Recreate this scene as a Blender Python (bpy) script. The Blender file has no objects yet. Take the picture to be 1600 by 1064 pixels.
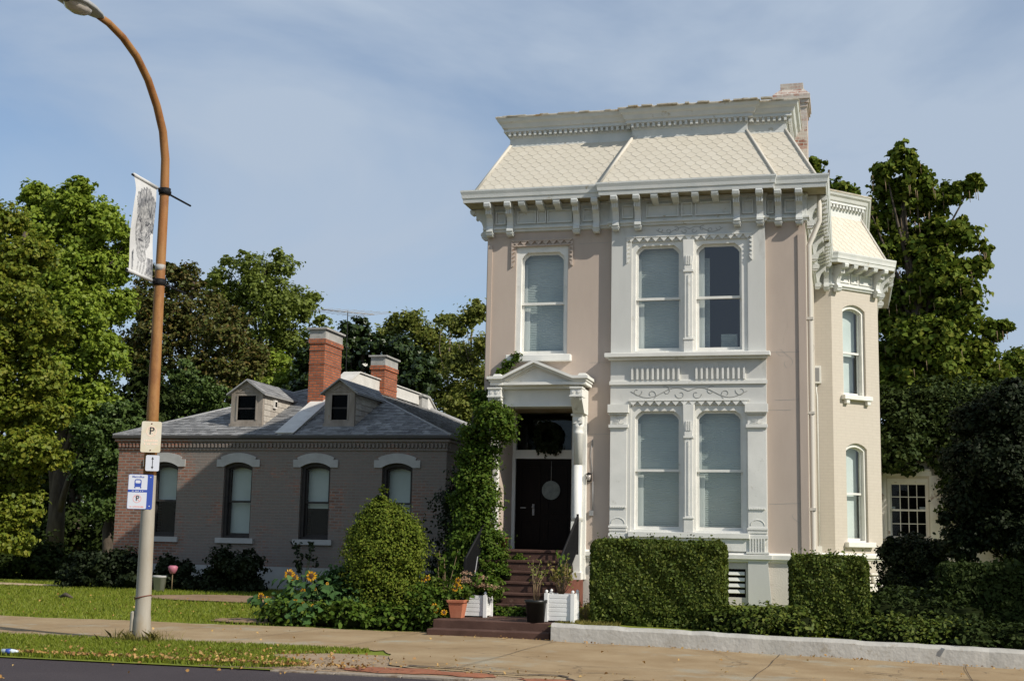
import bpy, math, random
import numpy as np
from mathutils import Vector, Matrix

# ------------------------------------------------------------------ camera, sky, sun, exposure
scn = bpy.context.scene
COL = scn.collection
R_ = np.array([[0.96880075, 0.24702319, 0.02011616],
               [-0.01804089, 0.15123877, -0.98833262],
               [-0.24718342, 0.95713446, 0.15097676]])
cam_d = bpy.data.cameras.new("camera")
cam_d.sensor_fit = 'HORIZONTAL'; cam_d.sensor_width = 36.0; cam_d.lens = 45.837
cam_d.clip_start = 0.1; cam_d.clip_end = 3000
cam = bpy.data.objects.new("camera", cam_d); COL.objects.link(cam)
m = Matrix.Identity(4)
for i in range(3):
    m[i][0] = R_[0][i]; m[i][1] = -R_[1][i]; m[i][2] = -R_[2][i]
m[0][3], m[1][3], m[2][3] = 0, 0, 1.55
cam.matrix_world = m
scn.camera = cam

SA, SB = 2.5, 2.0                       # the sun stands at (SA, -1, SB)
sdir = Vector((SA, -1.0, SB)).normalized()
sun_d = bpy.data.lights.new("sun", 'SUN'); sun_d.energy = 4.8; sun_d.angle = math.radians(0.5)
sun_d.color = (1.0, 0.93, 0.82)
sun = bpy.data.objects.new("sun", sun_d); COL.objects.link(sun)
sun.rotation_euler = sdir.to_track_quat('Z', 'Y').to_euler(); sun.location = (20, -10, 30)

world = bpy.data.worlds.new("World"); scn.world = world; world.use_nodes = True
nt = world.node_tree; nt.nodes.clear()
def N(nt, t, **kw):
    n = nt.nodes.new(t)
    for k, v in kw.items():
        if k.startswith('i_'): n.inputs[k[2:].replace('_', ' ')].default_value = v
        else: setattr(n, k, v)
    return n
sky = N(nt, 'ShaderNodeTexSky', sky_type='NISHITA', sun_disc=False)
sky.sun_elevation = math.asin(sdir.z); sky.sun_rotation = math.atan2(sdir.x, sdir.y)
sky.air_density = 1.0; sky.dust_density = 0.5; sky.ozone_density = 2.0
bg = N(nt, 'ShaderNodeBackground'); bg.inputs['Strength'].default_value = 0.118
nt.links.new(sky.outputs[0], bg.inputs['Color'])
tc = N(nt, 'ShaderNodeTexCoord')
mp = N(nt, 'ShaderNodeMapping'); mp.inputs['Scale'].default_value = (0.9, 0.9, 2.4); mp.inputs['Rotation'].default_value = (0.25, 0.3, 0.2); mp.inputs['Location'].default_value = (1.3, 0.4, 0.7)
nt.links.new(tc.outputs['Generated'], mp.inputs['Vector'])
n1 = N(nt, 'ShaderNodeTexNoise'); n1.inputs['Scale'].default_value = 2.2; n1.inputs['Detail'].default_value = 6; n1.inputs['Roughness'].default_value = 0.55; n1.inputs['Distortion'].default_value = 0.5
nt.links.new(mp.outputs[0], n1.inputs['Vector'])
rp = N(nt, 'ShaderNodeValToRGB'); rp.color_ramp.elements[0].position = 0.36; rp.color_ramp.elements[0].color = (0.20,)*3+(1,)
rp.color_ramp.elements[1].position = 0.60; rp.color_ramp.elements[1].color = (0.97,)*3+(1,)
nt.links.new(n1.outputs['Fac'], rp.inputs['Fac'])
bgc = N(nt, 'ShaderNodeBackground'); bgc.inputs['Color'].default_value = (0.42, 0.505, 0.625, 1); bgc.inputs['Strength'].default_value = 1.0
mx = N(nt, 'ShaderNodeMixShader'); out = N(nt, 'ShaderNodeOutputWorld')
nt.links.new(rp.outputs[0], mx.inputs[0]); nt.links.new(bg.outputs[0], mx.inputs[1]); nt.links.new(bgc.outputs[0], mx.inputs[2])
nt.links.new(mx.outputs[0], out.inputs['Surface'])
vs = scn.view_settings; vs.view_transform = 'Standard'; vs.look = 'None'; vs.exposure = 0.08; vs.gamma = 1.0; vs.use_curve_mapping = False
scn.cycles.max_bounces = 6; scn.cycles.transparent_max_bounces = 8

# ------------------------------------------------------------------ materials
def hexc(*c): return tuple(c) + (1.0,)
def base_mat(name):
    m = bpy.data.materials.new(name); m.use_nodes = True
    nt = m.node_tree; b = nt.nodes['Principled BSDF']
    return m, nt, b
def plain(name, c, rough=0.6, metal=0.0, spec=0.4):
    m, nt, b = base_mat(name)
    b.inputs['Base Color'].default_value = hexc(*c); b.inputs['Roughness'].default_value = rough
    b.inputs['Metallic'].default_value = metal; b.inputs['Specular IOR Level'].default_value = spec
    return m
def mottled(name, c1, c2, scale=3.0, rough=0.7, bump=0.2, bscale=60, c3=None, s3=1.0, t3=0.62, lo=0.35, hi=0.65, spec=0.3, metal=0.0, stretch=(1, 1, 1), w3=0.06, bdist=0.02):
    """two colours mixed by noise, an optional third as patches with an edge, and a fine bump"""
    m, nt, b = base_mat(name); L = nt.links.new
    tc = N(nt, 'ShaderNodeTexCoord'); mp = N(nt, 'ShaderNodeMapping'); mp.inputs['Scale'].default_value = stretch
    L(tc.outputs['Object'], mp.inputs[0])
    n = N(nt, 'ShaderNodeTexNoise'); n.inputs['Scale'].default_value = scale; n.inputs['Detail'].default_value = 8; n.inputs['Roughness'].default_value = 0.6
    L(mp.outputs[0], n.inputs['Vector'])
    r = N(nt, 'ShaderNodeValToRGB'); e = r.color_ramp.elements
    e[0].position = lo; e[0].color = hexc(*c1); e[1].position = hi; e[1].color = hexc(*c2)
    L(n.outputs['Fac'], r.inputs[0]); colout = r.outputs[0]
    if c3 is not None:
        n3 = N(nt, 'ShaderNodeTexNoise'); n3.inputs['Scale'].default_value = s3; n3.inputs['Detail'].default_value = 10; n3.inputs['Roughness'].default_value = 0.7
        L(mp.outputs[0], n3.inputs['Vector'])
        r3 = N(nt, 'ShaderNodeValToRGB'); e3 = r3.color_ramp.elements
        e3[0].position = t3; e3[0].color = (0, 0, 0, 1); e3[1].position = t3 + w3; e3[1].color = (1, 1, 1, 1)
        L(n3.outputs['Fac'], r3.inputs[0])
        mx = N(nt, 'ShaderNodeMix', data_type='RGBA')
        L(r3.outputs[0], mx.inputs['Factor']); L(colout, mx.inputs[6]); mx.inputs[7].default_value = hexc(*c3)
        colout = mx.outputs[2]
    L(colout, b.inputs['Base Color'])
    nb = N(nt, 'ShaderNodeTexNoise'); nb.inputs['Scale'].default_value = bscale; nb.inputs['Detail'].default_value = 4
    L(tc.outputs['Object'], nb.inputs['Vector'])
    bp = N(nt, 'ShaderNodeBump'); bp.inputs['Strength'].default_value = bump; bp.inputs['Distance'].default_value = bdist
    L(nb.outputs['Fac'], bp.inputs['Height']); L(bp.outputs[0], b.inputs['Normal'])
    b.inputs['Roughness'].default_value = rough; b.inputs['Specular IOR Level'].default_value = spec; b.inputs['Metallic'].default_value = metal
    return m
def leafmat(name, cols, trans=0.35, rough=0.55, spec=0.3):
    m = bpy.data.materials.new(name); m.use_nodes = True; nt = m.node_tree; L = nt.links.new
    b = nt.nodes['Principled BSDF']
    g = N(nt, 'ShaderNodeNewGeometry'); r = N(nt, 'ShaderNodeValToRGB'); e = r.color_ramp.elements
    e[0].position = 0; e[0].color = hexc(*cols[0]); e[1].position = 1; e[1].color = hexc(*cols[-1])
    for i, c in enumerate(cols[1:-1], 1):
        x = e.new(i / (len(cols) - 1)); x.color = hexc(*c)
    L(g.outputs['Random Per Island'], r.inputs[0])
    L(r.outputs[0], b.inputs['Base Color']); b.inputs['Roughness'].default_value = rough; b.inputs['Specular IOR Level'].default_value = spec
    t = N(nt, 'ShaderNodeBsdfTranslucent'); L(r.outputs[0], t.inputs['Color'])
    mx = N(nt, 'ShaderNodeMixShader'); mx.inputs[0].default_value = trans
    L(b.outputs[0], mx.inputs[1]); L(t.outputs[0], mx.inputs[2]); L(mx.outputs[0], nt.nodes['Material Output'].inputs['Surface'])
    return m
def island_mat(name, cols, rough=0.7, bump=0.1, bscale=40):
    m, nt, b = base_mat(name); L = nt.links.new
    g = N(nt, 'ShaderNodeNewGeometry'); r = N(nt, 'ShaderNodeValToRGB'); e = r.color_ramp.elements
    e[0].position = 0; e[0].color = hexc(*cols[0]); e[1].position = 1; e[1].color = hexc(*cols[-1])
    for i, c in enumerate(cols[1:-1], 1):
        x = e.new(i / (len(cols) - 1)); x.color = hexc(*c)
    L(g.outputs['Random Per Island'], r.inputs[0]); L(r.outputs[0], b.inputs['Base Color'])
    tc = N(nt, 'ShaderNodeTexCoord'); nb = N(nt, 'ShaderNodeTexNoise'); nb.inputs['Scale'].default_value = bscale
    L(tc.outputs['Object'], nb.inputs['Vector'])
    bp = N(nt, 'ShaderNodeBump'); bp.inputs['Strength'].default_value = bump; bp.inputs['Distance'].default_value = 0.02
    L(nb.outputs['Fac'], bp.inputs['Height']); L(bp.outputs[0], b.inputs['Normal'])
    b.inputs['Roughness'].default_value = rough; b.inputs['Specular IOR Level'].default_value = 0.25
    return m
def brickmat(name, ca, cb, cm, bw=0.21, rh=0.075, mortar=0.012, paint=None, pscale=0.6, pt=0.5, rough=0.85, grad=None, bumps=0.6, var=(.6, 1.4)):
    """running bond brick, mapped on x/z or y/z by the face's own direction; an optional worn coat of paint"""
    m, nt, b = base_mat(name); L = nt.links.new
    tc = N(nt, 'ShaderNodeTexCoord'); sp = N(nt, 'ShaderNodeSeparateXYZ'); L(tc.outputs['Object'], sp.inputs[0])
    g = N(nt, 'ShaderNodeNewGeometry'); sn = N(nt, 'ShaderNodeSeparateXYZ'); L(g.outputs['True Normal'], sn.inputs[0])
    ab = N(nt, 'ShaderNodeMath', operation='ABSOLUTE'); L(sn.outputs[0], ab.inputs[0])
    gt = N(nt, 'ShaderNodeMath', operation='GREATER_THAN'); L(ab.outputs[0], gt.inputs[0]); gt.inputs[1].default_value = 0.75
    mxu = N(nt, 'ShaderNodeMix', data_type='FLOAT'); L(gt.outputs[0], mxu.inputs[0]); L(sp.outputs[0], mxu.inputs[2]); L(sp.outputs[1], mxu.inputs[3])
    cx = N(nt, 'ShaderNodeCombineXYZ'); L(mxu.outputs[0], cx.inputs[0]); L(sp.outputs[2], cx.inputs[1])
    br = N(nt, 'ShaderNodeTexBrick'); L(cx.outputs[0], br.inputs['Vector'])
    br.inputs['Color1'].default_value = hexc(*ca); br.inputs['Color2'].default_value = hexc(*cb); br.inputs['Mortar'].default_value = hexc(*cm)
    br.inputs['Scale'].default_value = 1.0; br.inputs['Mortar Size'].default_value = mortar; br.inputs['Brick Width'].default_value = bw; br.inputs['Row Height'].default_value = rh
    br.inputs['Mortar Smooth'].default_value = 0.2; br.inputs['Bias'].default_value = -0.1
    colout = br.outputs['Color']
    nz = N(nt, 'ShaderNodeTexNoise'); nz.inputs['Scale'].default_value = 9; nz.inputs['Detail'].default_value = 6; L(tc.outputs['Object'], nz.inputs['Vector'])
    hv = N(nt, 'ShaderNodeHueSaturation'); mr = N(nt, 'ShaderNodeMapRange'); L(nz.outputs['Fac'], mr.inputs[0]); mr.inputs[3].default_value = var[0]; mr.inputs[4].default_value = var[1]
    L(mr.outputs[0], hv.inputs['Value']); L(colout, hv.inputs['Color']); colout = hv.outputs[0]
    if paint is not None:
        n3 = N(nt, 'ShaderNodeTexNoise'); n3.inputs['Scale'].default_value = pscale; n3.inputs['Detail'].default_value = 10; n3.inputs['Roughness'].default_value = 0.72
        L(cx.outputs[0], n3.inputs['Vector'])
        src = n3.outputs['Fac']
        if grad:                                   # the coat survives better on one side of the wall
            ad = N(nt, 'ShaderNodeMapRange'); L(sp.outputs[0], ad.inputs[0]); ad.inputs[1].default_value = grad[0]; ad.inputs[2].default_value = grad[1]; ad.inputs[3].default_value = grad[2]; ad.inputs[4].default_value = grad[3]
            sm = N(nt, 'ShaderNodeMath', operation='ADD'); L(src, sm.inputs[0]); L(ad.outputs[0], sm.inputs[1]); src = sm.outputs[0]
        r3 = N(nt, 'ShaderNodeValToRGB'); e3 = r3.color_ramp.elements
        e3[0].position = pt; e3[0].color = (0, 0, 0, 1); e3[1].position = pt + 0.12; e3[1].color = (.82, .82, .82, 1)
        L(src, r3.inputs[0])
        mx = N(nt, 'ShaderNodeMix', data_type='RGBA'); L(r3.outputs[0], mx.inputs['Factor']); L(colout, mx.inputs[6]); mx.inputs[7].default_value = hexc(*paint)
        colout = mx.outputs[2]
    L(colout, b.inputs['Base Color'])
    bp = N(nt, 'ShaderNodeBump'); bp.inputs['Strength'].default_value = bumps; bp.inputs['Distance'].default_value = 0.008; bp.invert = True
    L(br.outputs['Fac'], bp.inputs['Height']); L(bp.outputs[0], b.inputs['Normal'])
    b.inputs['Roughness'].default_value = rough; b.inputs['Specular IOR Level'].default_value = 0.2
    return m
def glassmat(name, tint=(0.75, 0.8, 0.8), refl=0.12):
    m = bpy.data.materials.new(name); m.use_nodes = True; nt = m.node_tree; nt.nodes.clear(); L = nt.links.new
    t = N(nt, 'ShaderNodeBsdfTransparent'); t.inputs[0].default_value = hexc(*tint)
    g = N(nt, 'ShaderNodeBsdfGlossy'); g.inputs['Roughness'].default_value = 0.03; g.inputs['Color'].default_value = (0.85, 0.9, 0.95, 1)
    tc = N(nt, 'ShaderNodeTexCoord'); nb = N(nt, 'ShaderNodeTexNoise'); nb.inputs['Scale'].default_value = 2.5; L(tc.outputs['Object'], nb.inputs[0])
    bp = N(nt, 'ShaderNodeBump'); bp.inputs['Strength'].default_value = 0.04; bp.inputs['Distance'].default_value = 0.05; L(nb.outputs['Fac'], bp.inputs['Height']); L(bp.outputs[0], g.inputs['Normal'])
    ge = N(nt, 'ShaderNodeNewGeometry'); dp = N(nt, 'ShaderNodeVectorMath', operation='DOT_PRODUCT'); L(ge.outputs['Incoming'], dp.inputs[0]); L(ge.outputs['Normal'], dp.inputs[1])
    aa = N(nt, 'ShaderNodeMath', operation='ABSOLUTE'); L(dp.outputs['Value'], aa.inputs[0])
    om = N(nt, 'ShaderNodeMath', operation='SUBTRACT'); om.inputs[0].default_value = 1.0; L(aa.outputs[0], om.inputs[1])
    pw = N(nt, 'ShaderNodeMath', operation='POWER'); L(om.outputs[0], pw.inputs[0]); pw.inputs[1].default_value = 5.0
    ml = N(nt, 'ShaderNodeMath', operation='MULTIPLY_ADD'); L(pw.outputs[0], ml.inputs[0]); ml.inputs[1].default_value = 0.96; ml.inputs[2].default_value = 0.04
    ad = N(nt, 'ShaderNodeMath', operation='ADD'); ad.inputs[1].default_value = refl; L(ml.outputs[0], ad.inputs[0]); ad.use_clamp = True
    mx = N(nt, 'ShaderNodeMixShader'); L(ad.outputs[0], mx.inputs[0]); L(t.outputs[0], mx.inputs[1]); L(g.outputs[0], mx.inputs[2])
    o = N(nt, 'ShaderNodeOutputMaterial'); L(mx.outputs[0], o.inputs['Surface'])
    return m
def groundmat(name, c1, c2, c3, scale=1.2, crack=None, fine=120, bump=0.35, t3=0.58, crack_scale=0.45, crack_w=0.012, c4=None, t4=0.6):
    m, nt, b = base_mat(name); L = nt.links.new
    tc = N(nt, 'ShaderNodeTexCoord')
    n = N(nt, 'ShaderNodeTexNoise'); n.inputs['Scale'].default_value = scale; n.inputs['Detail'].default_value = 10; n.inputs['Roughness'].default_value = 0.65; L(tc.outputs['Object'], n.inputs[0])
    r = N(nt, 'ShaderNodeValToRGB'); e = r.color_ramp.elements; e[0].position = 0.35; e[0].color = hexc(*c1); e[1].position = 0.65; e[1].color = hexc(*c2); L(n.outputs['Fac'], r.inputs[0])
    f = N(nt, 'ShaderNodeTexNoise'); f.inputs['Scale'].default_value = fine; f.inputs['Detail'].default_value = 3; L(tc.outputs['Object'], f.inputs[0])
    rf = N(nt, 'ShaderNodeValToRGB'); ef = rf.color_ramp.elements; ef[0].position = t3; ef[0].color = (0, 0, 0, 1); ef[1].position = t3 + 0.12; ef[1].color = (1, 1, 1, 1); L(f.outputs['Fac'], rf.inputs[0])
    mx = N(nt, 'ShaderNodeMix', data_type='RGBA'); L(rf.outputs[0], mx.inputs['Factor']); L(r.outputs[0], mx.inputs[6]); mx.inputs[7].default_value = hexc(*c3)
    col = mx.outputs[2]; hsrc = f.outputs['Fac']
    if c4 is not None:
        n4 = N(nt, 'ShaderNodeTexNoise'); n4.inputs['Scale'].default_value = 0.8; n4.inputs['Detail'].default_value = 9; n4.inputs['Roughness'].default_value = 0.7; L(tc.outputs['Object'], n4.inputs[0])
        r4 = N(nt, 'ShaderNodeValToRGB'); e4 = r4.color_ramp.elements; e4[0].position = t4; e4[0].color = (0, 0, 0, 1); e4[1].position = t4 + 0.1; e4[1].color = (1, 1, 1, 1); L(n4.outputs['Fac'], r4.inputs[0])
        m4 = N(nt, 'ShaderNodeMix', data_type='RGBA'); L(r4.outputs[0], m4.inputs['Factor']); L(col, m4.inputs[6]); m4.inputs[7].default_value = hexc(*c4); col = m4.outputs[2]
    if crack is not None:
        w = N(nt, 'ShaderNodeTexNoise'); w.inputs['Scale'].default_value = 1.6; w.inputs['Detail'].default_value = 6; L(tc.outputs['Object'], w.inputs[0])
        va = N(nt, 'ShaderNodeVectorMath', operation='MULTIPLY_ADD'); L(w.outputs['Color'], va.inputs[0]); va.inputs[1].default_value = (0.9, 0.9, 0.0); L(tc.outputs['Object'], va.inputs[2])
        vo = N(nt, 'ShaderNodeTexVoronoi', feature='DISTANCE_TO_EDGE'); vo.inputs['Scale'].default_value = crack_scale; L(va.outputs[0], vo.inputs['Vector'])
        mr = N(nt, 'ShaderNodeMapRange'); L(vo.outputs['Distance'], mr.inputs[0]); mr.inputs[1].default_value = 0.0; mr.inputs[2].default_value = crack_w; mr.inputs[3].default_value = 1; mr.inputs[4].default_value = 0
        w2 = N(nt, 'ShaderNodeTexNoise'); w2.inputs['Scale'].default_value = 0.5; w2.inputs['Detail'].default_value = 3; L(tc.outputs['Object'], w2.inputs[0])
        gt = N(nt, 'ShaderNodeMapRange'); L(w2.outputs['Fac'], gt.inputs[0]); gt.inputs[1].default_value = 0.48; gt.inputs[2].default_value = 0.56
        mu = N(nt, 'ShaderNodeMath', operation='MULTIPLY'); L(mr.outputs[0], mu.inputs[0]); L(gt.outputs[0], mu.inputs[1])
        mc = N(nt, 'ShaderNodeMix', data_type='RGBA'); L(mu.outputs[0], mc.inputs['Factor']); L(col, mc.inputs[6]); mc.inputs[7].default_value = hexc(*crack); col = mc.outputs[2]
    L(col, b.inputs['Base Color'])
    bp = N(nt, 'ShaderNodeBump'); bp.inputs['Strength'].default_value = bump; bp.inputs['Distance'].default_value = 0.02; L(hsrc, bp.inputs['Height']); L(bp.outputs[0], b.inputs['Normal'])
    b.inputs['Roughness'].default_value = 0.9; b.inputs['Specular IOR Level'].default_value = 0.2
    return m

M = {}
M['stucco'] = mottled('pink_stucco', (0.43, 0.355, 0.30), (0.47, 0.39, 0.33), 2.4, 0.85, 0.15, 90, c3=(0.355, 0.30, 0.255), s3=1.7, t3=0.60, w3=0.18, stretch=(1, 1, 0.3))
M['bay'] = mottled('grey_white_wall_paint', (0.53, 0.53, 0.505), (0.58, 0.58, 0.55), 2.0, 0.7, 0.10, 70, c3=(0.38, 0.37, 0.335), s3=2.3, t3=0.60, w3=0.18, stretch=(1, 1, .35))
M['trim'] = mottled('white_trim_paint', (0.66, 0.655, 0.615), (0.74, 0.73, 0.685), 3.0, 0.65, 0.14, 70, c3=(0.45, 0.425, 0.36), s3=3.3, t3=0.61, w3=0.12)
M['trim_old'] = mottled('weathered_cornice_paint', (0.55, 0.57, 0.555), (0.63, 0.635, 0.61), 3.0, 0.7, 0.25, 50, c3=(0.36, 0.31, 0.21), s3=3.2, t3=0.60, w3=0.08)
M['edge_lichen'] = mottled('lichen_edge', (0.38, 0.33, 0.24), (0.54, 0.51, 0.45), 7.0, 0.9, 0.3, 50, c3=(0.30, 0.20, 0.09), s3=4, t3=0.56, w3=0.06)
M['soffit'] = mottled('stained_soffit', (0.44, 0.40, 0.30), (0.30, 0.25, 0.15), 2.5, 0.8, 0.15, 60, c3=(0.22, 0.14, 0.07), s3=3, t3=0.6)
M['cream_brick'] = brickmat('cream_painted_brick', (0.50, 0.455, 0.39), (0.51, 0.465, 0.40), (0.475, 0.43, 0.37), 0.21, 0.072, 0.008, bumps=0.08, var=(.95, 1.05))
M['slate'] = island_mat('cream_painted_slate', [(0.55, 0.505, 0.42), (0.57, 0.525, 0.44), (0.56, 0.515, 0.43), (0.59, 0.545, 0.46)], 0.8)
M['hipcap'] = plain('hip_capping', (0.53, 0.50, 0.44), 0.6)
M['basement'] = mottled('basement_stucco', (0.55, 0.51, 0.46), (0.62, 0.58, 0.52), 1.6, 0.9, 0.3, 40, c3=(0.40, 0.36, 0.30), s3=1.4, t3=0.60)
M['rubble'] = mottled('painted_rubble_stone', (0.60, 0.56, 0.50), (0.72, 0.68, 0.61), 3, 0.9, 1.0, 9, bdist=0.1)
M['groove'] = plain('incised_groove_shadow_paint', (0.30, 0.30, 0.28), 0.8)
M['glass'] = glassmat('window_glass', (0.86, 0.9, 0.9), 0.05)
M['glass_attic'] = glassmat('dark_attic_glass', (0.4, 0.38, 0.36), -0.036)  # tinted dark, reflection taken down to almost none
M['glass_dark'] = glassmat('old_window_glass', (0.75, 0.79, 0.79), -0.022)
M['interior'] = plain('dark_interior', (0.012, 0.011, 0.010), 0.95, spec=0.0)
def blindmat():
    m, nt, b = base_mat('venetian_blind'); L = nt.links.new
    tc = N(nt, 'ShaderNodeTexCoord'); sp = N(nt, 'ShaderNodeSeparateXYZ'); L(tc.outputs['Object'], sp.inputs[0])
    mu = N(nt, 'ShaderNodeMath', operation='MULTIPLY'); L(sp.outputs[2], mu.inputs[0]); mu.inputs[1].default_value = 2 * math.pi / 0.035
    si = N(nt, 'ShaderNodeMath', operation='SINE'); L(mu.outputs[0], si.inputs[0])
    n = N(nt, 'ShaderNodeTexNoise'); n.inputs['Scale'].default_value = 1.3; n.inputs['Detail'].default_value = 5; L(tc.outputs['Object'], n.inputs[0])
    r = N(nt, 'ShaderNodeValToRGB'); e = r.color_ramp.elements; e[0].position = .3; e[0].color = (0.33, 0.375, 0.36, 1); e[1].position = .7; e[1].color = (0.46, 0.49, 0.465, 1); L(n.outputs['Fac'], r.inputs[0])
    L(r.outputs[0], b.inputs['Base Color'])
    bp = N(nt, 'ShaderNodeBump'); bp.inputs['Strength'].default_value = 0.5; bp.inputs['Distance'].default_value = 0.01; L(si.outputs[0], bp.inputs['Height']); L(bp.outputs[0], b.inputs['Normal'])
    b.inputs['Roughness'].default_value = 0.6
    return m
M['blind'] = blindmat()
M['shade'] = mottled('roller_shade', (0.62, 0.66, 0.63), (0.70, 0.73, 0.70), 2, 0.8, 0.05, 20)
M['curtain_or_sun_strip'] = mottled('pale_curtain_or_sun_strip', (0.66, 0.67, 0.63), (0.82, 0.82, 0.78), 9, 0.9, 0.1, 20, stretch=(4, 1, 0.15))  # pale cloth; also paints the strips of sunlight on the front blinds
M['door'] = mottled('dark_varnished_door', (0.006, 0.004, 0.004), (0.010, 0.006, 0.005), 6, 0.45, 0.1, 40, stretch=(6, 6, 0.6), spec=0.08)
M['brown'] = mottled('brown_painted_concrete', (0.062, 0.031, 0.022), (0.095, 0.05, 0.037), 3, 0.8, 0.3, 40, c3=(0.13, 0.08, 0.058), s3=5, t3=0.62)
M['redbrown'] = mottled('red_brown_paint', (0.13, 0.045, 0.03), (0.18, 0.07, 0.045), 4, 0.8, 0.2, 40)
M['brickwall'] = brickmat('worn_painted_brick', (0.30, 0.135, 0.09), (0.16, 0.085, 0.062), (0.24, 0.215, 0.19), 0.21, 0.072, 0.012, paint=(0.182, 0.168, 0.153), pscale=0.75, pt=0.46, grad=(-4.41, -2.2, -0.20, 0.10))
M['brickred'] = brickmat('red_chimney_brick', (0.42, 0.125, 0.055), (0.27, 0.075, 0.035), (0.16, 0.11, 0.085), 0.2, 0.07, 0.013)
M['lintel'] = mottled('grey_stone_lintel', (0.33, 0.325, 0.315), (0.40, 0.395, 0.385), 3, 0.85, 0.2, 50)
M['darkwood'] = mottled('dark_window_paint', (0.022, 0.02, 0.02), (0.04, 0.034, 0.03), 5, 0.6, 0.1, 50)
M['greywood'] = mottled('weathered_grey_wood', (0.20, 0.17, 0.14), (0.32, 0.28, 0.24), 4, 0.9, 0.3, 30, stretch=(1, 1, 0.3), c3=(0.22, 0.12, 0.06), s3=4, t3=0.62)
M['shingle'] = island_mat('grey_asphalt_shingle', [(0.12, 0.12, 0.122), (0.27, 0.27, 0.272), (0.19, 0.19, 0.192), (0.34, 0.34, 0.338), (0.15, 0.15, 0.153), (0.23, 0.23, 0.232)], 0.9, 0.4, 120)
M['sideshingle'] = island_mat('weathered_side_shingle', [(0.34, 0.31, 0.27), (0.43, 0.40, 0.35), (0.30, 0.27, 0.235), (0.38, 0.35, 0.31)], 0.9, 0.3, 60)
M['flash'] = mottled('pale_metal_flashing', (0.52, 0.50, 0.46), (0.62, 0.60, 0.56), 3, 0.55, 0.15, 30, c3=(0.42, 0.38, 0.32), s3=2, t3=0.62)
M['cement'] = mottled('grey_cement_cap', (0.27, 0.265, 0.25), (0.38, 0.37, 0.35), 4, 0.9, 0.3, 50)
M['gutter_dark'] = plain('dark_gutter', (0.05, 0.045, 0.042), 0.6)
M['oldwhite'] = mottled('peeling_white_paint', (0.60, 0.57, 0.52), (0.70, 0.67, 0.62), 3, 0.8, 0.3, 40, c3=(0.36, 0.28, 0.23), s3=3, t3=0.60, w3=0.04)
M['pole'] = mottled('rusty_galvanised_steel', (0.26, 0.105, 0.032), (0.31, 0.165, 0.06), 3, 0.6, 0.12, 60, c3=(0.15, 0.055, 0.022), s3=2.6, t3=0.50, stretch=(1, 1, 0.35), w3=0.16, spec=0.25)
M['pole_low'] = mottled('dull_galvanised_steel', (0.29, 0.26, 0.21), (0.35, 0.32, 0.27), 4, 0.6, 0.1, 60, c3=(0.29, 0.20, 0.10), s3=1.5, t3=0.50, stretch=(1, 1, 0.3), w3=0.2)
M['lumin'] = mottled('luminaire_grey', (0.30, 0.30, 0.30), (0.38, 0.38, 0.38), 5, 0.45, 0.05, 40)
M['lens'] = plain('luminaire_lens', (0.45, 0.40, 0.36), 0.15, spec=0.6)
M['blackmetal'] = plain('black_iron', (0.012, 0.012, 0.013), 0.65, spec=0.15)
M['banner'] = mottled('banner_fabric', (0.48, 0.48, 0.48), (0.54, 0.535, 0.53), 6, 0.8, 0.08, 30)
M['sketch'] = mottled('pencil_shading', (0.05, 0.055, 0.065), (0.30, 0.30, 0.31), 26, 0.85, 0.0, 30, stretch=(1, 1, 0.45), lo=0.38, hi=0.62)
M['sketch_light'] = mottled('light_pencil_shading', (0.13, 0.135, 0.14), (0.44, 0.435, 0.435), 34, 0.85, 0.0, 30, stretch=(1, 1, 0.6), lo=0.36, hi=0.62)
M['sketch_dark'] = plain('dark_pencil_line', (0.07, 0.07, 0.08), 0.85)
M['sign_white'] = mottled('faded_sign_white', (0.60, 0.53, 0.38), (0.66, 0.62, 0.54), 4, 0.45, 0.0, 30)
M['sign_white2'] = plain('sign_white', (0.58, 0.60, 0.66), 0.4)
M['sign_blue'] = plain('sign_blue', (0.035, 0.075, 0.34), 0.4)
M['sign_red'] = plain('sign_faded_red', (0.70, 0.30, 0.27), 0.5)
M['sign_pale'] = plain('sign_bleached_print', (0.82, 0.62, 0.50), 0.5)
M['sign_black'] = plain('sign_black', (0.03, 0.03, 0.03), 0.5)
M['terracotta'] = mottled('terracotta', (0.40, 0.13, 0.07), (0.47, 0.18, 0.10), 6, 0.8, 0.1, 40)
M['plastic_white'] = mottled('white_planter', (0.70, 0.70, 0.69), (0.78, 0.78, 0.77), 3, 0.5, 0.03, 40)
M['plastic_black'] = plain('black_plastic', (0.012, 0.013, 0.012), 0.4)
M['soil'] = mottled('soil', (0.05, 0.035, 0.025), (0.09, 0.065, 0.045), 8, 0.95, 0.8, 30)
M['bark'] = mottled('bark', (0.05, 0.038, 0.028), (0.10, 0.08, 0.06), 6, 0.9, 0.8, 20, stretch=(1, 1, 0.25))
M['bark_pale'] = mottled('pale_bark', (0.14, 0.115, 0.085), (0.22, 0.18, 0.14), 6, 0.9, 0.6, 20, stretch=(1, 1, 0.25))
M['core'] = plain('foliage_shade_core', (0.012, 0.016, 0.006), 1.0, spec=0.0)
M['stem'] = plain('green_stem', (0.10, 0.14, 0.04), 0.7)
M['deadstem'] = plain('dry_stem', (0.20, 0.14, 0.08), 0.8)
M['bluegrey'] = plain('grey_wire', (0.25, 0.25, 0.25), 0.5)
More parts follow.
